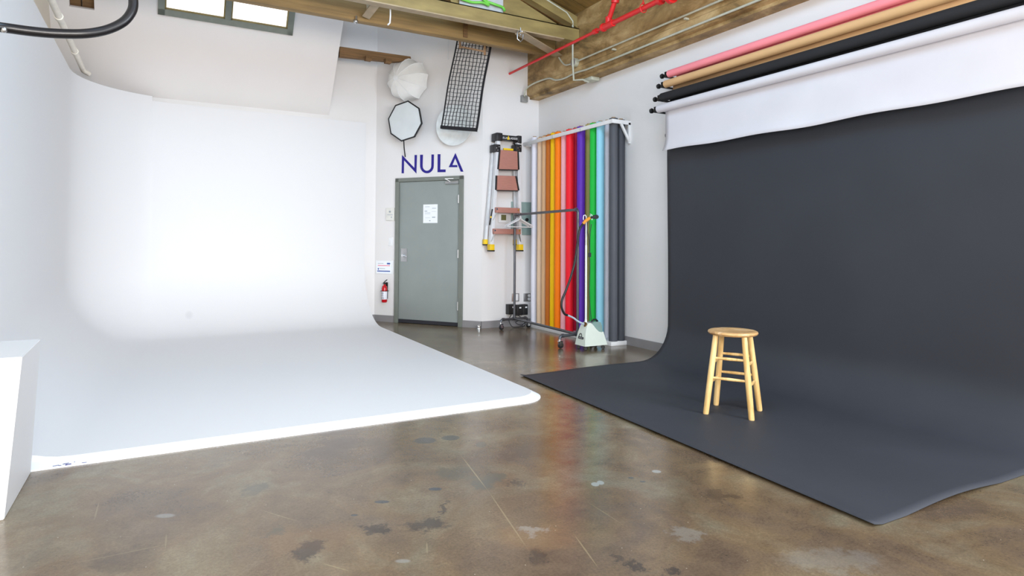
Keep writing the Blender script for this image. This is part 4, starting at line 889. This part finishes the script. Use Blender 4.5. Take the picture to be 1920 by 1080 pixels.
def solid(o, t=0.0012): md = o.modifiers.new('thick', 'SOLIDIFY'); md.thickness = t; md.offset = 0
t = backdrop('backdrop_roll', 'pink backdrop paper roll, topmost of the four on the right wall', 4.75, zs[0], Rr, PINKP, 0)
mb = MB(); hang_sheet(mb, 4.75 + Rr - 0.001, zs[0], zs[1] - 0.06, Y0 - 0.06, Y1); solid(mb.build('hanging_paper', PINKP, t, fix=False))
t = backdrop('backdrop_roll', 'beige brown backdrop paper roll just below the pink roll', 4.70, zs[1], Rr, BEIGEP, 0)
mb = MB(); hang_sheet(mb, 4.70 + Rr - 0.001, zs[1], zs[2] - 0.06, Y0 - 0.06, Y1); solid(mb.build('hanging_paper', BEIGEP, t, fix=False))
t = backdrop('backdrop_roll', 'black backdrop paper roll between the beige and the white rolls', 4.65, zs[2], Rr + 0.006, BLKP, 0)
mb = MB(); hang_sheet(mb, 4.65 + Rr + 0.005, zs[2], zs[3] - 0.10, Y0 - 0.06, Y1); solid(mb.build('hanging_paper', BLKP, t, fix=False))
t = backdrop('backdrop_roll', 'white backdrop paper roll with a short white curtain, lowest of the four', 4.60, zs[3], Rr + 0.002, WHITEP, 0)
zw = plX(1248, 284, 4.63).z
def wf(p, a, b):
    q = p.copy(); c = max(0, (a - 0.62) / 0.38); q.x -= 0.05 * c * c * (1 - 0.5 * b) ; q.z += 0.006 * math.sin(b * 23) * a + 0.004 * math.sin(b * 9 + 1) * a
    q.x += 0.004 * math.sin(b * 11 + a * 2) * a; return q
mb = MB(); hang_sheet(mb, 4.60 + Rr + 0.001, zs[3], zw, Y0 - 0.05, Y1, 60, 12, wf); solid(mb.build('hanging_paper', WHITEP, t, fix=False))
# charcoal sweep
XS = 4.735
sw = thing('paper_sweep', 'charcoal paper backdrop sweeping from the right wall across the floor', 'backdrop', (3.7, 3.3, 0))
A0 = fl(975, 705); A1 = fl(1640, 990); A2 = fl(1920, 900)
zr = zs[3] - 0.30; yl = 5.085
def sweep(s, b):
    # s along the paper from roll to front edge, b across from far(0) to near(1)
    yn = 1.62; y = yl + (yn - yl) * b
    RR_ = 0.36; xe = A0.x + (A1.x - A0.x) * b; yend = A0.y + (A1.y - A0.y) * b
    top = zr - RR_; arc_ = RR_ * PI / 2 * 1.0; flat = XS - RR_ - xe; tot = top + arc_ + flat; d = s * tot
    if d < top: p = Vector((XS, y, zr - d))
    elif d < top + arc_: a = (d - top) / RR_; p = Vector((XS - RR_ + RR_ * math.cos(a), y, RR_ - RR_ * math.sin(a)))
    else: p = Vector((XS - RR_ - (d - top - arc_), y, 0))
    k = min(1, max(0, (XS - p.x) / (XS - A0.x)))
    p.y += (yend - y) * k if False else (A0.y + (A1.y - A0.y) * b - y) * k
    p.z += 0.0035
    # handling creases and slack
    w = 0.012 * math.sin(b * 7.3 + s * 5) * math.sin(s * PI) + 0.006 * math.sin(b * 17 + s * 3.1) * math.sin(s * PI)
    if d < top: p.x += w * 0.8 * min(1, d / 0.5) - abs(0.0)
    elif d < top + arc_: p.x += w * 0.8 * (1 - (d - top) / arc_); p.z += abs(w) * 0.4
    else:
        q = (d - top - arc_) / flat; p.z += max(0, 0.007 * math.sin(b * 9 + q * 4) * math.sin(q * PI)) 
        if b > 0.8 and q > 0.35: p.z += 0.02 * ((b - 0.8) / 0.2) ** 2 * max(0, math.sin((q - 0.35) / 0.5 * PI)) if q < 0.85 else 0
        if q > 0.97: p.z += 0.012 * (q - 0.97) / 0.03
    return p
NS, NB = 70, 60; V = [sweep(i / NS, j / NB) for i in range(NS + 1) for j in range(NB + 1)]
mb = MB(); mb._add(V, [(i * (NB + 1) + j, i * (NB + 1) + j + 1, (i + 1) * (NB + 1) + j + 1, (i + 1) * (NB + 1) + j) for i in range(NS) for j in range(NB)])
o = mb.build('paper', GREYP, sw, fix=False, angle=80); solid(o, 0.0022)
mb = MB(); mb.cyl((XS - 0.035, yl - 0.04, zr + 0.02), (XS - 0.035, 1.45, zr + 0.02), 0.034, seg=24); mb.build('roll', GREYP, sw)
mb = MB(); mb.box((XS - 0.04, yl - 0.038, zr + 0.01), (XD, yl - 0.02, zr + 0.03)); mb.build('roll_hook', BLACKM, sw)

# ================================================================== stool
L = [fl(1325, 772), fl(1343.5, 758), fl(1410.5, 791), fl(1424, 774)]
cen = sum(L, Vector()) / 4
cen = Vector((3.634, 3.225, 0)); ang = R(-60)
st = thing('wooden_stool', 'light wooden round stool standing on the charcoal paper', 'stool', (cen.x, cen.y, 0.004), rot=(0, 0, ang))
MS = Matrix.LocRotScale(Vector((cen.x, cen.y, 0.006)), Matrix.Rotation(ang, 3, 'Z').to_quaternion(), None)
HS = 0.592; hb = 0.156; ht = 0.098
mb = MB(MS); mb.lathe([(0.001, HS - 0.03), (0.158, HS - 0.03), (0.169, HS - 0.024), (0.174, HS - 0.014), (0.171, HS - 0.005), (0.161, HS), (0.14, HS - 0.002), (0.001, HS - 0.004)], seg=48); mb.build('seat', SEATM, st)
def legp(sx, sy, z): k = z / (HS - 0.03); h = hb + (ht - hb) * k; return Vector((sx * h, sy * h, z))
for sx in (-1, 1):
    for sy in (-1, 1):
        mb = MB(MS); a = legp(sx, sy, 0.0); b = legp(sx, sy, HS - 0.028)
        mb.rings([(a, 0.0185), (a.lerp(b, 0.02), 0.020), (a.lerp(b, 0.5), 0.0215), (a.lerp(b, 0.9), 0.020), (b, 0.019)], 20); mb.build('leg', PINE, st)
for z, axs in ((0.26, 'x'), (0.40, 'x'), (0.225, 'y'), (0.365, 'y')):
    for s_ in (-1, 1):
        a, b = (legp(-1, s_, z), legp(1, s_, z)) if axs == 'x' else (legp(s_, -1, z), legp(s_, 1, z))
        mb = MB(MS); mb.rings([(a, 0.007), (a.lerp(b, 0.12), 0.009), (a.lerp(b, 0.5), 0.0115), (a.lerp(b, 0.88), 0.009), (b, 0.007)], 14); mb.build('rung', PINE, st)

# ================================================================== garment rack
gk = thing('garment_rack', 'rolling steel pipe garment rack in front of the paper rolls', 'rack', (4.38, 7.1, 0))
hz_ = 0.145; HT = 1.625; pr_ = 0.017
TL = Vector((4.41, 7.955, hz_)); TR = Vector((4.34, 6.235, hz_))
fd = Vector((0.485, 0.05, 0)).normalized()
qx = plX(965, 500, 4.41); TL = Vector((4.41, qx.y, hz_)); qx = plX(1083.5, 500, 4.335); TR = Vector((4.335, qx.y, hz_))
for T_, a, b in ((TL, 0.235, 0.235), (TR, 0.275, 0.215)):
    A = T_ - fd * a; B = T_ + fd * b
    mb = MB(); mb.tube([A + Vector((0, 0, -0.04)), A + Vector((0, 0, -0.012)) + fd * 0.006, A + fd * 0.03, B - fd * 0.03, B + Vector((0, 0, -0.012)) - fd * 0.006, B + Vector((0, 0, -0.04))], pr_, 14)
    for q, sg_ in ((A, 1), (B, -1)): mb.cyl(q + fd * sg_ * 0.03, q + fd * sg_ * 0.06, pr_ * 1.35, seg=14)
    mb.cyl(T_ - fd * 0.035, T_ + fd * 0.035, pr_ * 1.35, seg=14); mb.build('foot_pipe', PIPEM, gk)
    for q in (A, B):
        mb = MB(); mb.cyl(q + Vector((0, 0, -0.035)), q + Vector((0, 0, -0.06)), 0.012, seg=12); mb.box((q.x - 0.006, q.y - 0.022, 0.03), (q.x + 0.03, q.y - 0.016, 0.09)); mb.box((q.x - 0.006, q.y + 0.016, 0.03), (q.x + 0.03, q.y + 0.022, 0.09)); mb.box((q.x - 0.016, q.y - 0.022, 0.078), (q.x + 0.03, q.y + 0.022, 0.088)); cf = mb.build('caster', CHROME, gk)
        mb = MB(); mb.lathe([(0.001, -0.014), (0.03, -0.014), (0.036, -0.008), (0.036, 0.008), (0.03, 0.014), (0.001, 0.014)], (q.x + 0.014, q.y, 0.037), (0, 1, 0), 24); mb.build('wheel', BLACK, cf)
    mb = MB(); mb.cyl(T_, (T_.x, T_.y, HT - 0.03), pr_, seg=16); mb.cyl(T_, (T_.x, T_.y, T_.z + 0.05), pr_ * 1.35, seg=14); mb.build('post', PIPEM, gk)
mb = MB(); mb.cyl(TL, TR, pr_, seg=16); mb.build('bottom_bar', PIPEM, gk)
dd = (TR - TL).normalized(); a = Vector((TL.x, TL.y, HT)); b = Vector((TR.x, TR.y, HT))
mb = MB(); mb.tube([a + Vector((0, 0, -0.04)), a + Vector((0, 0, -0.012)) + dd * 0.005, a + dd * 0.03, b - dd * 0.03, b + Vector((0, 0, -0.012)) - dd * 0.005, b + Vector((0, 0, -0.04))], pr_, 14)
mb.cyl(a + dd * 0.03, a + dd * 0.07, pr_ * 1.4, seg=14); mb.cyl(b - dd * 0.03, b - dd * 0.06, pr_ * 1.4, seg=14); mb.build('top_bar', PIPEM, gk)
# hangers
hc = a + dd * 0.12
for k, lab in enumerate(('white clothes hanger at the wall end of the garment rack, the front one', 'silver clothes hanger nested behind the white one on the rack', 'pale clothes hanger nearest the rack post')):
    yy = hc + dd * (0.055 * (1 - k)); cz = HT
    hpv = fd.copy(); ro = Matrix.Rotation((k - 1) * 0.05, 3, 'Z'); hpv = ro @ hpv
    mb = MB(); hk = [yy + hpv * (0.022 * math.cos(t)) + Vector((0, 0, 0.0 + 0.022 * math.sin(t))) for t in [PI * 1.0 - i * PI * 1.25 / 9 for i in range(10)]]
    hk = hk + [yy + Vector((0, 0, -0.05))]
    h = thing('clothes_hanger', lab, 'hanger', yy, 'hangers on the garment rack')
    mb.tube(hk, 0.0028, 8); mb.build('hook', CHROME, h)
    mb = MB(); s0 = yy + Vector((0, 0, -0.075)); w = 0.21
    mb.tube([s0 + hpv * w + Vector((0, 0, -0.085)), s0 + hpv * 0.03 + Vector((0, 0, -0.005)), s0 + Vector((0, 0, 0.028)), s0 - hpv * 0.03 + Vector((0, 0, -0.005)), s0 - hpv * w + Vector((0, 0, -0.085))], 0.008, 10)
    mb.tube([s0 - hpv * w + Vector((0, 0, -0.085)), s0 - hpv * (w + 0.004) + Vector((0, 0, -0.095)), s0 - hpv * w + Vector((0, 0, -0.102)), s0 + hpv * w + Vector((0, 0, -0.102)), s0 + hpv * (w + 0.004) + Vector((0, 0, -0.095)), s0 + hpv * w + Vector((0, 0, -0.085))], 0.006, 8)
    mb.build('shoulder_bar', WPLAST if k != 1 else ALU, h)

# ================================================================== garment steamer
sx0, sx1, sy0, sy1 = 4.22, 4.535, 5.86, 6.06
sc_ = Vector(((sx0 + sx1) / 2, (sy0 + sy1) / 2, 0))
sm = thing('garment_steamer', 'cream garment steamer on wheels with an upright pole before the rolls', 'garment steamer', sc_)
# body: profile in x,z swept in y with taper
bp = [(sx0, 0.05), (sx0 + 0.003, 0.075), (sx0 + 0.022, 0.19), (sx0 + 0.05, 0.27), (sx0 + 0.075, 0.305), (sx0 + 0.10, 0.31), (sx0 + 0.125, 0.30), (sx0 + 0.15, 0.275), (sx0 + 0.18, 0.235), (sx0 + 0.215, 0.205), (sx0 + 0.25, 0.195), (sx0 + 0.278, 0.20), (sx1 - 0.022, 0.14), (sx1 - 0.004, 0.075), (sx1, 0.05)]
mb = MB(); n = len(bp); V = []
for s_, in ((0,), (1,)):
    for x, z in bp:
        ins = 0.045 * min(1, max(0, (z - 0.05) / 0.26)); y = (sy0 + ins) if s_ == 0 else (sy1 - ins); V.append((x, y, z))
mb._add(V, [tuple(range(n)), tuple(range(n, 2 * n))[::-1]] + [(i, n + i, n + (i + 1) % n, (i + 1) % n) for i in range(n)])
bmesh.ops.bevel(mb.bm, geom=[e for e in mb.bm.edges if e.calc_face_angle(0) > 0.7], offset=0.010, segments=3, affect='EDGES')
body = mb.build('body', CREAM, sm)
# water tank
tp = [(sx0 + 0.13, 0.298), (sx0 + 0.155, 0.272), (sx0 + 0.185, 0.232), (sx0 + 0.22, 0.204), (sx0 + 0.25, 0.196), (sx0 + 0.275, 0.20), (sx0 + 0.27, 0.27), (sx0 + 0.258, 0.305), (sx0 + 0.23, 0.315), (sx0 + 0.16, 0.315)]
mb = MB(); n = len(tp); mb._add([(x, sy0 + 0.035 + (z - 0.19) * 0.12, z) for x, z in tp] + [(x, sy1 - 0.035 - (z - 0.19) * 0.12, z) for x, z in tp], [tuple(range(n)), tuple(range(n, 2 * n))[::-1]] + [(i, n + i, n + (i + 1) % n, (i + 1) % n) for i in range(n)])
bmesh.ops.bevel(mb.bm, geom=[e for e in mb.bm.edges if e.calc_face_angle(0) > 1.0], offset=0.008, segments=2, affect='EDGES')
tk = mb.build('water_tank', TANK, sm)
mb = MB(); mb.tube([(sx0 + 0.17, (sy0 + sy1) / 2, 0.316), (sx0 + 0.19, (sy0 + sy1) / 2, 0.335), (sx0 + 0.225, (sy0 + sy1) / 2, 0.335), (sx0 + 0.25, (sy0 + sy1) / 2, 0.314)], 0.011, 10); mb.build('tank_handle', BLACK, tk)
for x in (sx0 + 0.03, sx1 - 0.04):
    for y in (sy0 + 0.03, sy1 - 0.03):
        mb = MB(); mb.cyl((x, y, 0.03), (x, y, 0.052), 0.010, seg=10); mb.lathe([(0.001, -0.012), (0.018, -0.012), (0.022, -0.006), (0.022, 0.006), (0.018, 0.012), (0.001, 0.012)], (x, y, 0.0225), (0.6, 0.8, 0), 18); mb.build('wheel', BLACK, sm)
cy = (sy0 + sy1) / 2
# logo on the narrow front face
mb = MB(); 
def lf(z): return sx0 + 0.001 + (z - 0.075) * 0.165 - 0.002
for z0_, z1_, y0_, y1_ in ((0.125, 0.15, cy - 0.05, cy + 0.05),):
    mb._add([(lf(z0_), y0_, z0_), (lf(z0_), y1_, z0_), (lf(z1_), y1_, z1_), (lf(z1_), y0_, z1_), (lf(z0_) + .004, y0_, z0_), (lf(z0_) + .004, y1_, z0_), (lf(z1_) + .004, y1_, z1_), (lf(z1_) + .004, y0_, z1_)], [(0, 1, 2, 3), (7, 6, 5, 4), (0, 4, 5, 1), (1, 5, 6, 2), (2, 6, 7, 3), (3, 7, 4, 0)])
mb.tube([(lf(0.15 + 0.036 * math.sin(t)), cy + 0.01 - 0.026 * math.cos(t), 0.15 + 0.036 * math.sin(t)) for t in [i * PI / 10 for i in range(11)]], 0.004, 8)
lg = mb.build('logo_plate', BLACK, body)
mb = MB(); mb.bar((lf(0.1375) - 0.0008, cy - 0.035, 0.1375), (lf(0.1375) - 0.0008, cy + 0.035, 0.1375), 0.001, 0.005); mb.build('logo_text', LGREY, lg)
# pole
q = plY(1098.5, 600, cy); pxp = q.x; hpz = plY(1098, 406, cy).z
mb = MB(); mb.cyl((pxp, cy, 0.29), (pxp, cy, 0.345), 0.018, 0.013, 14); mb.cyl((pxp, cy, 0.33), (pxp, cy, plY(1098, 460, cy).z), 0.0115, seg=14); mb.cyl((pxp, cy, 0.33), (pxp, cy, hpz - 0.03), 0.008, seg=12)
mb.tube([(pxp, cy, hpz - 0.03), (pxp, cy, hpz), (pxp - 0.015, cy, hpz + 0.018), (pxp - 0.035, cy, hpz + 0.012), (pxp - 0.04, cy, hpz - 0.01), (pxp - 0.04, cy, hpz - 0.04)], 0.005, 8)
mb.build('pole', WPLAST, sm)
mb = MB(); hkz = plY(1106, 408, cy).z; hkx = plY(1106, 408, cy).x
mb.tube([(pxp, cy, hkz - 0.02), (hkx - 0.02, cy, hkz - 0.025), (hkx, cy, hkz - 0.02), (hkx + 0.008, cy - 0.0, hkz + 0.03)], 0.005, 8); mb.tube([(hkx + 0.008, cy - 0.03, hkz - 0.03), (hkx + 0.008, cy - 0.03, hkz + 0.03), (hkx + 0.008, cy, hkz + 0.04)], 0.005, 8); mb.build('hook', WPLAST, sm)
yh = cy - 0.035
def sh(px, py, y=None): return plY(px, py, yh if y is None else y)
mb = MB(); mb.rings([(sh(1093, 420), 0.016), (sh(1097, 415), 0.018), (sh(1104, 410), 0.019), (sh(1106, 408.5), 0.014)], 16); gp_ = mb.build('steam_grip', ORANGEP, sm)
mb = MB(); mb.rings([(sh(1105, 409), 0.012), (sh(1110, 407.5), 0.014), (sh(1114, 407), 0.024), (sh(1119, 406.5), 0.026), (sh(1121, 407), 0.018)], 16); mb.build('steam_nozzle', mat('dark_chrome', rgb(90, 92, 96), 0.25, metal=0.8), gp_)
hose = [sh(1094, 419), sh(1087, 430), sh(1083, 455), sh(1078, 490), sh(1070, 520), sh(1061, 545), sh(1054, 562), sh(1053, 576), sh(1058, 588), sh(1064, 591)]
mb = MB(); mb.tube(hose, 0.013, 12, 6); mb.build('hose', BLACK, sm)
hend = Vector((sx0 + 0.055, cy - 0.03, 0.285))
mb = MB(); mb.tube([hose[-1], sh(1075, 596), sh(1083, 602), hend], 0.011, 10, 5); mb.build('clear_hose_section', mat('clear_hose', rgb(200, 215, 228), 0.25, trans=0.2), sm)
mb = MB(); mb.cyl(hend + Vector((-0.012, -0.01, 0.02)), hend + Vector((0.006, 0.006, -0.01)), 0.02, seg=16); mb.build('hose_fitting', mat('brass', rgb(150, 112, 70), 0.3, metal=0.8), sm)
mb = MB(); mb.tube([sh(1102, 416), sh(1101, 432), sh(1104, 448), sh(1105, 470), sh(1106, 500), sh(1104.5, 540), sh(1106, 570), sh(1109, 601), Vector((sx0 + 0.16, cy, 0.325))], 0.004, 8, 5); mb.tube([sh(1109, 420), sh(1106, 445), sh(1106, 474)], 0.004, 8, 4)
mb.box(tuple(sh(1106, 482) - Vector((0.018, 0.01, 0.0))), tuple(sh(1106, 474) + Vector((0.012, 0.01, 0.0)))) ; mb.build('power_cord', DARK, sm)
